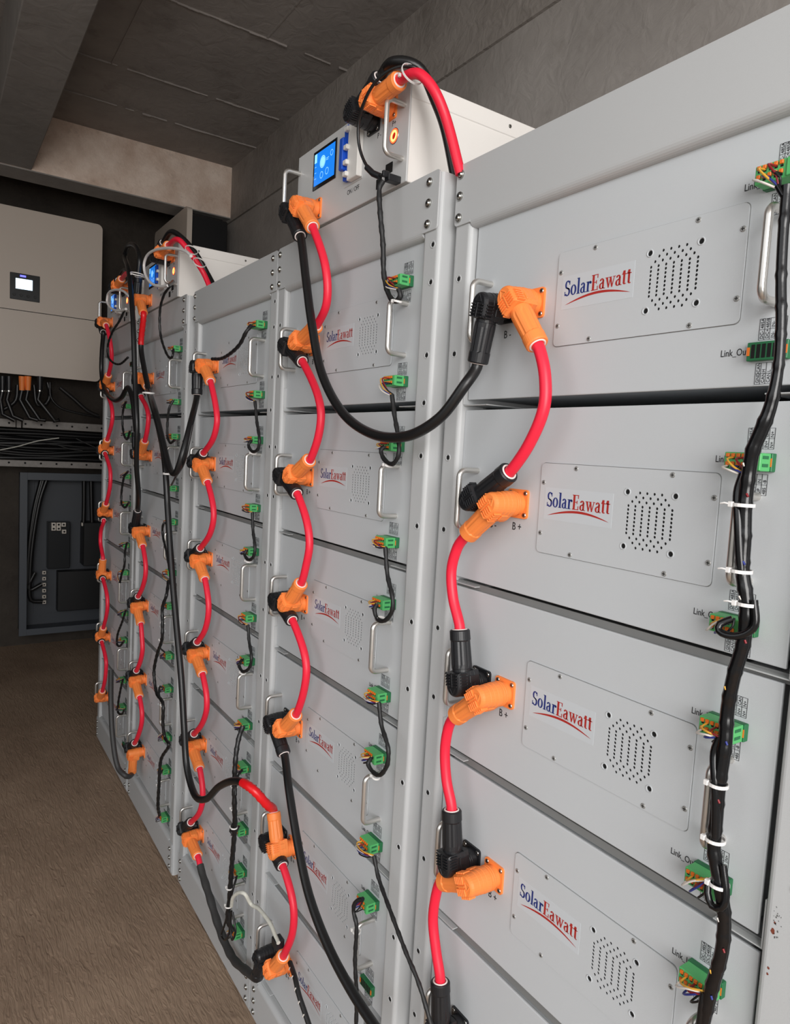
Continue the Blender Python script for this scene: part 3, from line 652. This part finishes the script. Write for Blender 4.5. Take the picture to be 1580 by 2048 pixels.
# cables leaving the top of the control boxes
def top_pair(r, eo, eb, mo, mb_, endo, endb, lab):
    cable(End(r, 'hi', 'o', eo), endo, mo, 'red cable arching from the top of the control box, '+lab, 'red', .0077)
    cable(End(r, 'hi', 'b', eb), endb, mb_, 'black cable arching over the control box, '+lab, 'blackcable', .0080)
top_pair(1, (812, 150), (766, 146), [(838, 148, -.050), (868, 180, -.035), (893, 240, -.015)], [(782, 126, -.060), (812, 124, -.050), (842, 140, -.030), (868, 195, -.005), (890, 255, .005)],
         P(921, 348, .004), P(910, 352, .016), RN[1])
top_pair(3, (345, 482), (330, 478), [(358, 480, -.060), (385, 512, -.030), (408, 548, .004)], [(342, 464, -.06), (362, 474, -.045), (390, 505, -.015), (415, 548, .018)],
         P(425, 588, .022), P(434, 584, .034), RN[3])
top_pair(4, (247, 552), (243, 548), [(256, 548, -.07), (264, 580, -.07)], [(250, 540, -.06), (262, 556, -.06)], P(266, 620, -.06), P(270, 610, -.05), RN[4])
# ---------------------------------------------------------------- signal wiring with green plugs
def gplug_mesh():
    mb = MB().box(-.0182, .0182, -.0240, -.0075, -.0085, .0085, 'green', .0006)
    mb.box(.0120, .0186, -.0262, -.0235, -.0080, .0080, 'green', .0005)
    for i in range(5):
        x = -.0158+i*.0052
        for z, s_ in ((.0052, 1), (-.0028, 1)):
            mb.box(x, x+.0034, -.0262, -.0238, z-.0014, z+.0022, 'lever', .0004)
            mb.box(x+.0004, x+.0030, -.0243, -.0235, z-.0036, z-.0018, 'void')
    for z in (-.0045, .0030): mb.box(.0178, .0186, -.022, -.012, z, z+.003, 'dgreen')
    return mb.mesh('terminal_plug')
GP = gplug_mesh()
def gsock(r, m, io):
    j = [.0018, -.002, -.0025, .001, 0, 0][m] if r == 0 else 0
    return Vector((RX[r]+j+.1140, RY[r], RZ[m]+(.0715 if io == 'in' else -.0880)))
WC = ['whitew', 'yelloww', 'bluew', 'redw', 'blackcable']
def plug_and_wires(t, base, g, target):
    obj('terminal_plug', GP, t, g-base, label='green plug with orange levers')
    target = Vector(target)
    for i, k in enumerate(WC):
        x = g.x-.0142+i*.0052; z = g.z+(.0035 if i % 2 else -.0045)
        p = [Vector((x, g.y-.0235, z)), Vector((x, g.y-.034-.0015*i, z-.001)), target.lerp(Vector((x, g.y-.034, z)), .45)+Vector((-.004+.002*i, -.006, -.002)), target+Vector((.0008*(i-2), .0006*(i-2), .001*((i*2) % 3-1)))]
        obj('wire', MB().tube([q-base for q in catmull(p, .004)], .00115, k, 6), t, label=k.replace('bluew', 'blue').replace('whitew', 'white').replace('yelloww', 'yellow').replace('redw', 'dark red').replace('blackcable', 'black')+' wire')
def sig(r, a, b, mid, label, rad=.0036, k='blacktape', dy=.0, y0=None, ya=None):
    """a,b: (module, 'in'|'out') or point; mid pixels with optional depth offset from the panel"""
    pts = [P(q[0], q[1], RY[r]-(q[2] if len(q) > 2 else .034)) for q in mid]
    base = pts[0].copy(); t = thing('signal_cable', base, label, 'cable', 'signal cables on the %s' % RN[r])
    if a is not None and not isinstance(a, tuple): pts = [Vector(a)]+pts
    if b is not None and not isinstance(b, tuple): pts = pts+[Vector(b)]
    path = catmull(pts, .004)
    wob = (lambda l, L: rad*(1+.10*math.sin(l*260)+.06*math.sin(l*610+1))) if rad > .0028 else rad
    obj('sheath', MB().tube([p-base for p in path], wob, k, 10), t)
    if isinstance(a, tuple): plug_and_wires(t, base, gsock(r, *a), pts[0])
    if isinstance(b, tuple): plug_and_wires(t, base, gsock(r, *b), pts[-1])
    return t
LB = lambda r, i, j: 'black signal cable from the %s to the %s module, %s' % (ORD[i].split(' from')[0], ORD[j].split(' from')[0], RN[r])
# second rack
sig(1, None, (0, 'in'), [(766, 362, .045), (759, 375, .05), (760, 420, .05), (766, 490, .045), (768, 550, .04), (778, 590, .04), (791, 603, .04), (801, 592, .04), (797, 578, .042)], 'black signal cable from the control box to the topmost green plug, second rack', .0042)
sig(1, (0, 'out'), (1, 'in'), [(784, 790, .038), (789, 830, .04), (797, 880, .045), (797, 910, .045), (785, 928, .045), (768, 918, .045), (762, 900, .045), (770, 893, .040)], LB(1, 0, 1))
sig(1, (1, 'out'), (2, 'in'), [(771, 1095, .038), (775, 1150, .04), (785, 1195, .045), (784, 1222, .045), (770, 1241, .045), (755, 1238, .045), (749, 1218, .045), (754, 1208, .04)], LB(1, 1, 2))
sig(1, (2, 'out'), (3, 'in'), [(758, 1405, .038), (763, 1450, .04), (776, 1495, .045), (775, 1528, .045), (760, 1550, .045), (745, 1543, .045), (736, 1526, .045), (744, 1515, .04)], LB(1, 2, 3))
sig(1, (3, 'out'), None, [(748, 1712, .038), (757, 1755, .04), (783, 1828, .05), (812, 1905, .055), (838, 1968, .055), (868, 2070, .055)], 'black signal cable slanting across the post from the fourth module, second rack', .0034)
sig(1, (4, 'in'), None, [(726, 1798, .04), (712, 1803, .045), (707, 1822, .045), (713, 1850, .045), (710, 1920, .045), (713, 1985, .045), (712, 2070, .045)], 'black signal cable hanging beside the fifth module handle of the second rack', .0036)
# middle rack
sig(2, (0, 'in'), None, [(503, 651, .038), (493, 663, .05), (480, 688, .05), (462, 706, .05), (443, 717, .045), (425, 718, .045)], 'black taped signal cable slanting left from the topmost green plug of the middle rack', .0042)
sig(2, (0, 'out'), (1, 'in'), [(510, 803, .038), (514, 845, .04), (519, 880, .045), (516, 898, .045), (505, 903, .045), (497, 890, .045), (503, 880, .04)], LB(2, 0, 1))
sig(2, (1, 'out'), (2, 'in'), [(505, 1025, .038), (506, 1060, .04), (510, 1098, .045), (506, 1115, .045), (496, 1119, .045), (489, 1108, .045), (494, 1100, .04)], LB(2, 1, 2))
sig(2, (2, 'out'), (3, 'in'), [(496, 1250, .038), (498, 1280, .04), (503, 1315, .045), (499, 1335, .045), (486, 1343, .045), (478, 1330, .045), (485, 1318, .04)], LB(2, 2, 3))
sig(2, (3, 'out'), (5, 'out'), [(486, 1452, .04), (478, 1475, .05), (472, 1510, .06), (469, 1560, .065), (469, 1610, .065), (470, 1650, .06), (467, 1690, .06), (463, 1740, .06), (459, 1800, .06), (456, 1840, .06), (466, 1862, .05)], 'thick black signal harness running down the lower modules of the middle rack', .0058, 'blackcable')
sig(2, (4, 'in'), None, [(484, 1540, .04), (476, 1552, .055), (472, 1570, .062), (471, 1590, .066)], 'short black branch from the fifth module green plug of the middle rack', .003)
sig(2, (4, 'out'), None, [(478, 1652, .045), (468, 1668, .06), (461, 1662, .066), (466, 1648, .066)], 'small black loop beside the lower green plug of the fifth module, middle rack', .003)
sig(2, (5, 'in'), None, [(474, 1752, .045), (468, 1772, .06), (463, 1790, .064)], 'short black branch from the bottom module upper green plug of the middle rack', .0026)
# fourth rack
sig(3, None, (0, 'in'), [(342, 570, .05), (328, 590, .06), (320, 622, .06), (321, 668, .055), (332, 705, .05), (340, 716, .045), (345, 712, .045), (347, 698, .04)], 'thin black signal cable hanging from the control box port of the fourth rack', .0036, 'blackcable')
sig(3, (0, 'out'), (1, 'in'), [(347, 800, .04), (339, 815, .05), (335, 845, .05), (335, 872, .05), (341, 886, .05), (349, 880, .045)], LB(3, 0, 1))
sig(3, (1, 'out'), None, [(343, 970, .05), (352, 953, .08), (370, 920, .10), (385, 850, .09)], 'thin black signal cable rising beside the V-shaped cable of the fourth rack', .0028, 'blackcable')
sig(3, (2, 'out'), (5, 'out'), [(337, 1162, .045), (333, 1190, .06), (325, 1215, .065), (325, 1245, .065), (324, 1278, .065), (314, 1310, .06), (308, 1345, .06), (313, 1385, .06), (326, 1408, .065), (326, 1450, .065), (330, 1475, .06), (338, 1490, .06), (322, 1520, .065), (318, 1570, .065), (316, 1610, .06), (319, 1630, .045)], 'black signal harness snaking down the lower modules of the fourth rack', .0048, 'blackcable')
sig(3, (2, 'in'), None, [(337, 1050, .05), (328, 1046, .065), (325, 1065, .065), (332, 1100, .065), (341, 1150, .065)], 'black signal cable beside the third module of the fourth rack', .0034, 'blackcable')
sig(3, (3, 'in'), None, [(331, 1206, .045), (325, 1214, .06)], 'short black branch from the fourth module green plug of the fourth rack', .0024)
sig(3, (3, 'out'), None, [(329, 1304, .045), (322, 1298, .06)], 'short black stub at the lower green plug of the fourth module, fourth rack', .0024)
sig(3, (4, 'in'), None, [(327, 1376, .045), (320, 1373, .055), (318, 1385, .062), (321, 1402, .064)], 'short forked black branch at the upper green plug of the fifth module, fourth rack', .003)
sig(3, (4, 'out'), None, [(327, 1466, .045), (326, 1452, .062)], 'short black branch at the lower green plug of the fifth module, fourth rack', .0026)
sig(3, (5, 'in'), None, [(325, 1540, .045), (319, 1552, .062)], 'short black branch at the upper green plug of the bottom module, fourth rack', .0026)
# farthest rack
for m, pl in enumerate([[(252, 803), (246, 822), (245, 850), (249, 872), (255, 878), (260, 862)], [(256, 943), (248, 955), (243, 985), (243, 1005), (250, 1015), (258, 1005)],
                        [(254, 1085), (250, 1105), (249, 1130), (243, 1150), (240, 1165)], [(252, 1220), (244, 1245), (235, 1270), (234, 1288), (240, 1292), (248, 1282)], [(246, 1358), (240, 1385), (236, 1410), (236, 1424), (244, 1428), (249, 1418)]]):
    sig(4, (m, 'out'), (m+1, 'in'), [q+(.05,) for q in pl], LB(4, m, m+1), .0040, 'blackcable')
sig(4, None, None, [(250, 618, .05), (240, 640, .06), (226, 662, .075), (216, 690, .075), (216, 712, .075), (226, 725, .065), (240, 728, .055), (256, 715, .05)], 'black signal cable crossing the red cable at the top of the farthest rack', .0040, 'blackcable')
# nearest rack: thick bundled harness
hp = [(1574, 372, .036), (1566, 470, .038), (1562, 560, .040), (1562, 650, .042), (1556, 740, .042), (1541, 812, .042), (1522, 862, .042), (1506, 900, .042), (1497, 950, .040), (1490, 1010, .040), (1488, 1080, .040), (1485, 1142, .040), (1493, 1205, .040), (1488, 1280, .038), (1468, 1350, .038), (1455, 1420, .036), (1450, 1490, .038), (1438, 1570, .040), (1432, 1640, .040), (1428, 1700, .040), (1440, 1770, .040), (1448, 1830, .038), (1444, 1900, .038), (1425, 1970, .038), (1398, 2080, .038)]
base = P(*hp[0][:2], RY[0]-.036)
t = thing('wiring_harness', base, 'thick black spiral-wrapped wiring harness running down the right side of the nearest rack', 'cable')
path = catmull([P(u, v, RY[0]-y) for u, v, y in hp], .004)
def hr(l, L): return .0046+.0018*min(1, max(0, (l/L-.20)/.06))+(.0007 if (l/.026) % 1 < .16 else 0)
obj('spiral_wrap', MB().tube([p-base for p in path], hr, 'wrap', 16), t)
n0 = len(path)
for j, f in enumerate([.30, .335, .37, .41, .455, .50, .56, .62, .655, .69, .74, .79, .83, .86, .90, .93, .96]):
    i = int(f*n0); p = path[i]; q = p+Vector((.0035*(1 if j % 2 else -1), -.0054, 0))
    d = (path[i+1]-path[i]).normalized(); k = ['whitew', 'redw', 'yelloww', 'bluew'][j % 4]
    obj('wire_glimpse', MB().tube([q-d*.0016-base, q+Vector((.0018, 0, 0))+d*.0014-base], .0011, k, 6), t, label=['white', 'dark red', 'yellow', 'blue'][j % 4]+' wire showing between the turns')
def branch(m, io, pix, rad=.0032):
    pts = [P(u, v, RY[0]-y) for u, v, y in pix]
    o = obj('branch', MB().tube([p-base for p in catmull(pts, .004)], rad, 'wrap', 10), t)
    g = gsock(0, m, io); obj('terminal_plug', GP, t, g-base, label='green plug with orange levers')
    for i, k in enumerate(WC):
        x = g.x-.0142+i*.0052; z = g.z+(.0035 if i % 2 else -.0045)
        p = [Vector((x, g.y-.0235, z)), Vector((x, g.y-.033-.0015*i, z-.002)), pts[0].lerp(Vector((x, g.y-.034, z)), .4)+Vector((-.003+.002*i, -.004, 0)), pts[0]+Vector((.0008*(i-2), 0, .0012*((i*2) % 3-1)))]
        obj('wire', MB().tube([q-base for q in catmull(p, .004)], .0011, k, 6), t)
branch(0, 'in', [(1556, 372, .038), (1568, 392, .038)])
branch(1, 'in', [(1487, 948, .038), (1476, 985, .040), (1477, 1040, .044), (1480, 1110, .044), (1484, 1160, .042)], .0045)
branch(1, 'out', [(1465, 1238, .038), (1440, 1248, .044), (1438, 1262, .046), (1462, 1272, .046), (1490, 1268, .044), (1510, 1250, .042), (1508, 1200, .042)], .0036)
branch(2, 'in', [(1440, 1475, .038), (1429, 1505, .040), (1430, 1560, .044), (1432, 1620, .044), (1430, 1680, .044)], .0042)
branch(2, 'out', [(1418, 1760, .040), (1415, 1785, .044), (1424, 1812, .046), (1444, 1815, .046), (1452, 1790, .044), (1446, 1730, .042)], .0036)
branch(3, 'in', [(1408, 1985, .040), (1404, 2010, .042), (1398, 2060, .042)], .0036)
# ---------------------------------------------------------------- cable ties
def tie(u, v, y, R, label, tilt=0, tail=None, w=.0016, tailpix=None):
    c = P(u, v, y); t = thing('cable_tie', c, label, 'cable tie', 'white cable ties')
    mb = MB(); d = Vector((math.sin(tilt), 0, math.cos(tilt))); a = Vector((0, 1, 0)); b = d.cross(a); n = 20; rings = []
    for i in range(n):
        e = a*math.cos(2*PI*i/n)+b*math.sin(2*PI*i/n)
        rings.append([e*(R+.0003)+d*w, e*(R+.0013)+d*w, e*(R+.0013)-d*w, e*(R+.0003)-d*w])
    vs = [p for r_ in rings for p in r_]
    mb.add(vs, [(i*4+j, ((i+1) % n)*4+j, ((i+1) % n)*4+(j+1) % 4, i*4+(j+1) % 4) for i in range(n) for j in range(4)], 'tie')
    obj('band', mb, t)
    h = Vector((-.75, -.66, 0)); o = h*(R+.0020)
    obj('lock_head', MB().box(o.x-.0022, o.x+.0022, o.y-.0020, o.y+.0020, -.0026, .0026, 'tie', .0005), t)
    if tail: obj('tail', MB().tube([Vector(o), Vector(o)+Vector(tail)*.5+Vector((0, -.002, .001)), Vector(o)+Vector(tail)], .0009, 'tie', 6), t)
    return t
for u, v, R, l in ((1487, 1010, .0088, 'white cable tie on the harness below the second module Link_In plug, nearest rack'), (1482, 1142, .0088, 'white cable tie on the thick harness halfway down the second module handle, nearest rack'),
                   (1494, 1208, .0086, 'white cable tie on the harness above the second module Link_Out plug, nearest rack'), (1436, 1568, .0084, 'white cable tie on the thick harness below the third module Link_In plug, nearest rack'),
                   (1430, 1678, .0086, 'white cable tie on the thick harness at the third handle foot, nearest rack'), (1438, 1768, .0084, 'white cable tie on the thick harness at the third module Link_Out plug, nearest rack')):
    tie(u, v, RY[0]-.041, R, l, tail=(-.009, -.002, 0) if v < 1220 else None)
for u, v, m in ((795, 602, 'topmost'), (777, 930, 'second'), (763, 1238, 'third'), (752, 1553, 'fourth'), (713, 1862, 'fifth')):
    tie(u, v, -.040, .0062, 'white cable tie at the right handle of the %s module, second rack' % m, .3)
for u, v, m in ((507, 906, 'second'), (497, 1122, 'third'), (486, 1345, 'fourth')):
    tie(u, v, -.040, .0062, 'white cable tie at the right handle of the %s module, middle rack' % m, .3)
for u, v, r, R, l in ((469, 1573, 2, .0068, 'white cable tie under the long cable on the middle rack harness'), (468, 1618, 2, .0068, 'white cable tie on the harness beside the fifth module handle foot, middle rack'), (468, 1655, 2, .0068, 'white cable tie at the small loop on the harness of the middle rack'),
                      (459, 1776, 2, .0068, 'white cable tie on the middle rack harness beside the bottom module'), (457, 1812, 2, .0072, 'white cable tie low on the middle rack harness where the white braid starts'),
                      (326, 1246, 3, .0062, 'white cable tie on the fourth rack harness, the highest one'), (323, 1280, 3, .0062, 'white cable tie on the fourth rack harness below its highest one'), (326, 1411, 3, .0062, 'white cable tie on the fourth rack harness where the fork joins'),
                      (326, 1444, 3, .0062, 'white cable tie on the fourth rack harness below the fork'), (318, 1571, 3, .0062, 'white cable tie low on the fourth rack harness at a handle')):
    tie(u, v, RY[r]-.062, R, l)
tie(337, 948, -.118, .0125, 'white cable tie holding the V-shaped cable to the long slanting cable')
tie(297, 786, -.10, .0170, 'white cable tie under the topmost plugs of the fourth rack')
tie(274, 548, -.09, .0200, 'white cable tie around the looped black cable above the fourth rack', tilt=.4)
tie(824, 148, -.050, .0170, 'white cable tie round the red and black cables above the second rack control box', tilt=1.15, w=.0014)
tie(383, 500, -.050, .0165, 'upper white cable tie on the red and black cables over the fourth rack box', tilt=.9)
tie(399, 525, -.043, .0165, 'lower white cable tie on the red and black cables over the fourth rack box', tilt=.9)
# white looped cord in front of the fourth rack box, and one on the farthest rack
def loop_cord(pix, y, lab, rad, k='tie', name='network_cord', seg2=None):
    pts = [P(q[0], q[1], q[2] if len(q) > 2 else y) for q in pix]; b = pts[0].copy()
    t = thing(name, b, lab, 'cord')
    obj('sheath', MB().tube([p-b for p in catmull(pts, .005)], rad, k, 10), t); return t, b
t, b = loop_cord([(336, 571), (320, 573), (302, 566), (291, 550), (288, 530), (293, 513), (306, 502), (325, 497), (350, 497), (372, 503), (382, 512)], -.085, 'white looped network cord in front of the fourth rack control box screen', .0042)
obj('connector', MB().tube([P(336, 571, -.085)-b, P(343, 567, -.06)-b, P(346, 563, -.045)-b], .0052, 'black', 10), t, label='black connector')
loop_cord([(252, 618), (238, 622), (222, 616), (214, 603), (216, 588), (228, 580), (246, 582), (258, 592)], -.09, 'pale looped cord in front of the dim control box at the far left', .0042)
t, b = loop_cord([(766, 350, -.045), (752, 350, -.050), (738, 338, -.055), (724, 312, -.060), (717, 280, -.065), (718, 240, -.07), (728, 205, -.075), (745, 172, -.075), (768, 148, -.07), (798, 134, -.060), (828, 134, -.045), (848, 148, -.03)], -.05, 'thin black network cord looping up beside the handle of the second rack control box', .0026, 'blackcable')
g1 = P(765, 352, -.046)-b
obj('strain_relief', MB().tube([P(734, 335, -.055)-b, P(746, 347, -.052)-b, P(760, 353, -.047)-b], lambda l, L: .0050+.0006*math.sin(l*1900), 'black', 12), t, label='ribbed black strain relief')
obj('connector', MB().box(g1.x-.004, g1.x+.010, g1.y+.006, .0295+g1.y, g1.z-.007, g1.z+.004, 'black', .001).box(g1.x+.0, g1.x+.006, g1.y-.002, g1.y+.010, g1.z-.002, g1.z+.008, 'black', .001), t, label='black plastic connector')
loop_cord([(768, 142, -.062), (775, 132, -.05), (795, 124, -.04), (820, 128, -.03), (845, 143, -.02), (862, 168, -.012)], -.05, 'black cord arching over the very top of the second rack control box', .0050, 'blackcable')
# white braided cord low on the middle rack
t, b = loop_cord([(463, 1812, -.062), (466, 1795, -.07), (478, 1785, -.07), (490, 1788, -.065), (502, 1808, -.05), (517, 1817, -.045), (530, 1832, -.045), (542, 1850, -.045), (550, 1870, -.048), (557, 1886, -.05)], -.05, 'white braided cord curving from the middle rack harness to the bottom of the second rack', .0042, 'braid')
obj('connector', MB().box(-.012, .012, -.010, .010, -.010, .010, 'black', .002, mw=Matrix.Translation(P(556, 1884, -.045)-b)), t, label='black connector')
# striped wrapped cable hanging from the bottom of the second rack
pts = [P(u, v, y) for u, v, y in ((580, 1925, -.02), (590, 1955, -.03), (598, 1990, -.035), (608, 2020, -.035), (625, 2070, -.035))]; b = pts[0].copy()
t = thing('striped_cable', b, 'black cable with white stripes hanging below the bottom orange plug of the second rack', 'cable')
pa = catmull(pts, .004); obj('sheath', MB().tube([p-b for p in pa], .0052, 'blacktape', 12), t)
st = MB()
for i in range(4, len(pa)-3, 6): st.tube([pa[i]-b+Vector((.002, -.0048, .003)), pa[i]-b+Vector((-.001, -.0052, -.003))], .0014, 'whitew', 6)
obj('stripes', st, t, label='white stripes')
# loops of loose thin cable below the middle rack harness
for dx, nm in ((0, 'left'), (12, 'right')):
    loop_cord([(457+dx*.5, 1822, -.06), (449+dx, 1850, -.06), (443+dx*1.6, 1870, -.06), (450+dx*1.2, 1880, -.06), (459+dx, 1862, -.06), (458+dx*.6, 1824, -.06)], -.06, 'thin loose black cable loop hanging under the middle rack harness, the %s one' % nm, .0026, 'blackcable', 'cable_loop')
# ---------------------------------------------------------------- far end of the room
def inverter(name, mw, label, lit):
    t = thing(name, mw.to_translation(), label, 'inverter'); t.rotation_euler = mw.to_euler()
    # local: x across, y out of the wall is -y, z up from the bottom
    body = MB().box(-.31, .31, 0, .22, .02, .91, 'invdark', .004); 
    for i in range(12): body.box(-.29+i*.05, -.27+i*.05, .0, .2, .9, .925, 'invdark')
    obj('body', body, t, label='black inverter body')
    cov = MB(); cov.prism(rrect(-.345, .345, .368, .94, .03, 6), -.03, 0, 'y', 'inv'); cov.prism(rrect(-.345, .345, 0, .364, .03, 6), -.029, 0, 'y', 'inv')
    cov.box(-.342, .342, -.020, -.001, .30, .45, 'invdark')
    obj('front_cover', cov, t, label='cream front cover in two pieces')
    dp = obj('display_panel', MB().box(-.077-.083+.013, .013-.006, -.033, -.029, .425, .575, 'lcdf', .002), t, label='dark display panel')
    obj('display_screen', MB().box(-.118, -.032, -.0345, -.0325, .487, .545, 'lcd' if lit else 'lcdf'), dp, label='bright white display' if lit else None)
    if lit:
        obj('status_light', MB().box(-.096, -.066, -.0345, -.0325, .556, .566, 'led'), dp, label='blue status light')
        bt = MB()
        for i in range(4): bt.cyl((-.125+i*.036, -.033, .452), (-.125+i*.036, -.036, .452), .008, .007, 'invdark', 14)
        obj('button', bt, dp)
    return t
inverter('inverter', Matrix.Translation((-4.2, -.1165, 1.690)) @ Matrix.Rotation(PI/2, 4, 'Z'), 'large cream wall inverter with a bright white display on the far wall', True)
inverter('inverter', Matrix.Translation((-3.955, .60, 1.745)), 'cream and black inverter seen edge-on above the farthest rack, mounted on the back wall', False)
# plugs and cables under the inverter
for i, (u, k) in enumerate(((5, 'black'), (18, 'black'), (44, 'orange'), (56, 'orange'), (80, 'black'))):
    q = CAM+(_F+_R2*((u-790)/FPX)-_U2*((765-1024)/FPX)); d = (q-CAM); p = CAM+d*((-4.10-CAM.x)/d.x)
    t = thing('inverter_plug', p, ('orange' if k == 'orange' else 'black')+' plug hanging under the far wall inverter, '+['leftmost', 'second from the left', 'left one of the orange pair', 'right one of the orange pair', 'right of the orange pair'][i], 'plug', 'plugs under the far wall inverter')
    obj('body', MB().cyl((0, 0, .035), (0, 0, -.045), .018, .014, k, 14), t); obj('collar', MB().cyl((0, 0, -.045), (0, 0, -.052), .016, .016, 'black' if k == 'orange' else 'zinc', 14), t)
    obj('lead', MB().tube([(0, 0, -.05), (.0, -.01, -.10), (.02, .0+.02*i, -.18-.01*i), (.03, .06+.01*i, -.21)], .012, 'blackcable', 10), t, label='black lead')
def at_x(u, v, x):
    d = _F+_R2*((u-790)/FPX)-_U2*((v-1024)/FPX); return CAM+d*((x-CAM.x)/d.x)
for i, pix in enumerate([[(95, 765), (100, 790), (92, 808), (75, 810), (68, 770)], [(100, 765), (102, 795), (120, 815), (150, 825), (200, 835)], [(35, 770), (32, 800), (15, 815), (0, 822)], [(120, 775), (150, 800), (175, 822), (196, 832)]]):
    pts = [at_x(u, v, -4.16+.02*i) for u, v in pix]; b = pts[0].copy()
    tag(obj('wall_cable', MB().tube([p-b for p in catmull(pts, .02)], .012 if i != 1 else .007, 'blackcable', 10), None, b), ['black cable loop hanging under the middle of the far inverter', 'thin black cable sagging right under the far inverter', 'black cable leaving left under the far inverter', 'black cable dropping to the tray behind the farthest rack'][i], 'cable')
# perforated support rails and cable bundle
for nm, z0, z1, lab in (('a', 1.382, 1.430, 'upper galvanised steel rail on the far wall under the inverter'), ('b', 1.150, 1.190, 'lower galvanised steel rail on the far wall above the cabinet')):
    t = thing('cable_rail', (-4.25, 0, z0), lab, 'rail')
    mb = MB()
    if nm == 'a': mb.box(0, .04, -1.2, -.225, 0, z1-z0, 'tray', .002).box(0, .04, -.190, .60, 0, z1-z0, 'tray', .002)
    else: mb.box(0, .04, -1.2, .60, 0, z1-z0, 'tray', .002)
    for i in range(14): mb.cyl((.040, -.6+i*.085, .024), (.0415, -.6+i*.085, .024), .006, .006, 'void', 10)
    obj('rail', mb, t); br = MB()
    for y in (-.9, -.2075, .45): br.box(-.19, 0.02, y-.012, y+.012, 0, z1-z0-.004, 'tray')
    obj('bracket', br, t)
random.seed(3)
for i in range(20):
    z = 1.185+.17*((i % 10)/10)+.012; x = -4.30-.022*(i // 10)*2; w = [random.uniform(-.02, .02) for _ in range(6)]
    pts = [(x, -1.2+j*.36, z+w[j]) for j in range(6)]; b = Vector(pts[0])
    tag(obj('bundled_cable', MB().tube([Vector(p)-b for p in catmull(pts, .04)], .011, 'blackcable', 8), None, b), 'black cable in the horizontal bundle between the two rails on the far wall', 'cable', 'black cables bundled between the far wall rails')
for pix, lab in (([(0, 900), (35, 893), (75, 882), (118, 876)], 'thin pale cable crossing the left of the far wall cable bundle'), ([(152, 877), (175, 888), (202, 900)], 'thin grey cable at the right of the far wall cable bundle'), ([(116, 890), (140, 898), (165, 901)], 'short thin grey cable in the middle of the far wall cable bundle')):
    pts = [at_x(u, v, -4.27) for u, v in pix]; b = pts[0].copy()
    tag(obj('thin_cable', MB().tube([p-b for p in catmull(pts, .02)], .0035, 'greytube' if 'grey' in lab else 'braid', 8), None, b), lab, 'cable')
# open electrical cabinet
cx = -4.40; y0, y1, z0, z1 = -.185, .62, .115, 1.105
t = thing('electrical_cabinet', (cx, (y0+y1)/2, z0), 'open grey steel electrical cabinet on the far wall with terminals inside', 'cabinet')
o = Vector(t.location)
fr = MB()
def bx(mb, xa, xb, ya, yb, za, zb, k, bev=0): mb.box(xa-o.x, xb-o.x, ya-o.y, yb-o.y, za-o.z, zb-o.z, k, bev)
bx(fr, -4.44, -4.435, y0, y1, z0, z1, 'cabin')
for a in ((-4.44, -4.27, y0, y0+.015, z0, z1), (-4.44, -4.27, y1-.015, y1, z0, z1), (-4.44, -4.27, y0, y1, z0, z0+.015), (-4.44, -4.27, y0, y1, z1-.015, z1), (-4.275, -4.264, y0-.012, y0+.03, z0-.01, z1+.01), (-4.275, -4.265, y0, y1, z0-.01, z0+.03), (-4.275, -4.265, y0, y1, z1-.035, z1+.01)): bx(fr, *a, 'cab', .001)
obj('enclosure', fr, t)
pl = MB(); bx(pl, -4.434, -4.425, -.10, .55, .20, 1.05, 'cabin'); obj('mounting_plate', pl, t)
mo = MB(); bx(mo, -4.425, -4.36, -.03, .10, .50, .80, 'lcdf', .003); obj('contactor', mo, t, label='dark grey switch block')
mo = MB(); bx(mo, -4.425, -4.36, .03, .30, .22, .48, 'invdark', .003); obj('breaker_block', mo, t, label='black breaker block')
mo = MB(); bx(mo, -4.425, -4.30, .17, .30, .52, .80, 'invdark', .003); obj('breaker_block', mo, t, label='black breaker block')
for u, v in [(88, 1145), (88, 1157), (88, 1169), (88, 1181), (88, 1193), (88, 1204)]:
    p = at_x(u, v, -4.345)-o; obj('terminal_lug', MB().box(p.x-.01, p.x+.01, p.y-.011, p.y+.011, p.z-.011, p.z+.011, 'lug', .002).cyl((p.x+.01, p.y, p.z), (p.x+.0125, p.y, p.z), .005, .005, 'void', 10), t, label='pale metal screw terminal')
for u, v in [(107, 1049), (117, 1049), (127, 1049), (107, 1057), (117, 1057), (128, 1063), (167, 1048), (184, 1048)]:
    p = at_x(u, v, -4.345)-o; obj('terminal_lug', MB().box(p.x-.01, p.x+.01, p.y-.013, p.y+.013, p.z-.013, p.z+.013, 'lug', .002).cyl((p.x+.01, p.y, p.z), (p.x+.0125, p.y, p.z), .006, .006, 'void', 10), t, label='pale metal screw terminal')
for pix in ([(95, 955), (80, 1000), (66, 1080), (60, 1150), (62, 1200), (85, 1203)], [(88, 955), (73, 1010), (60, 1090), (56, 1150), (58, 1180), (84, 1168)], [(84, 955), (68, 1020), (58, 1100), (55, 1170), (70, 1145)], [(168, 960), (168, 1010), (167, 1045)], [(182, 960), (183, 1010), (184, 1045)]):
    obj('conductor', MB().tube([at_x(u, v, -4.32)-o for u, v in pix] and [p for p in catmull([at_x(u, v, -4.32)-o for u, v in pix], .02)], .013, 'blackcable', 10), t, label='thick black conductor')
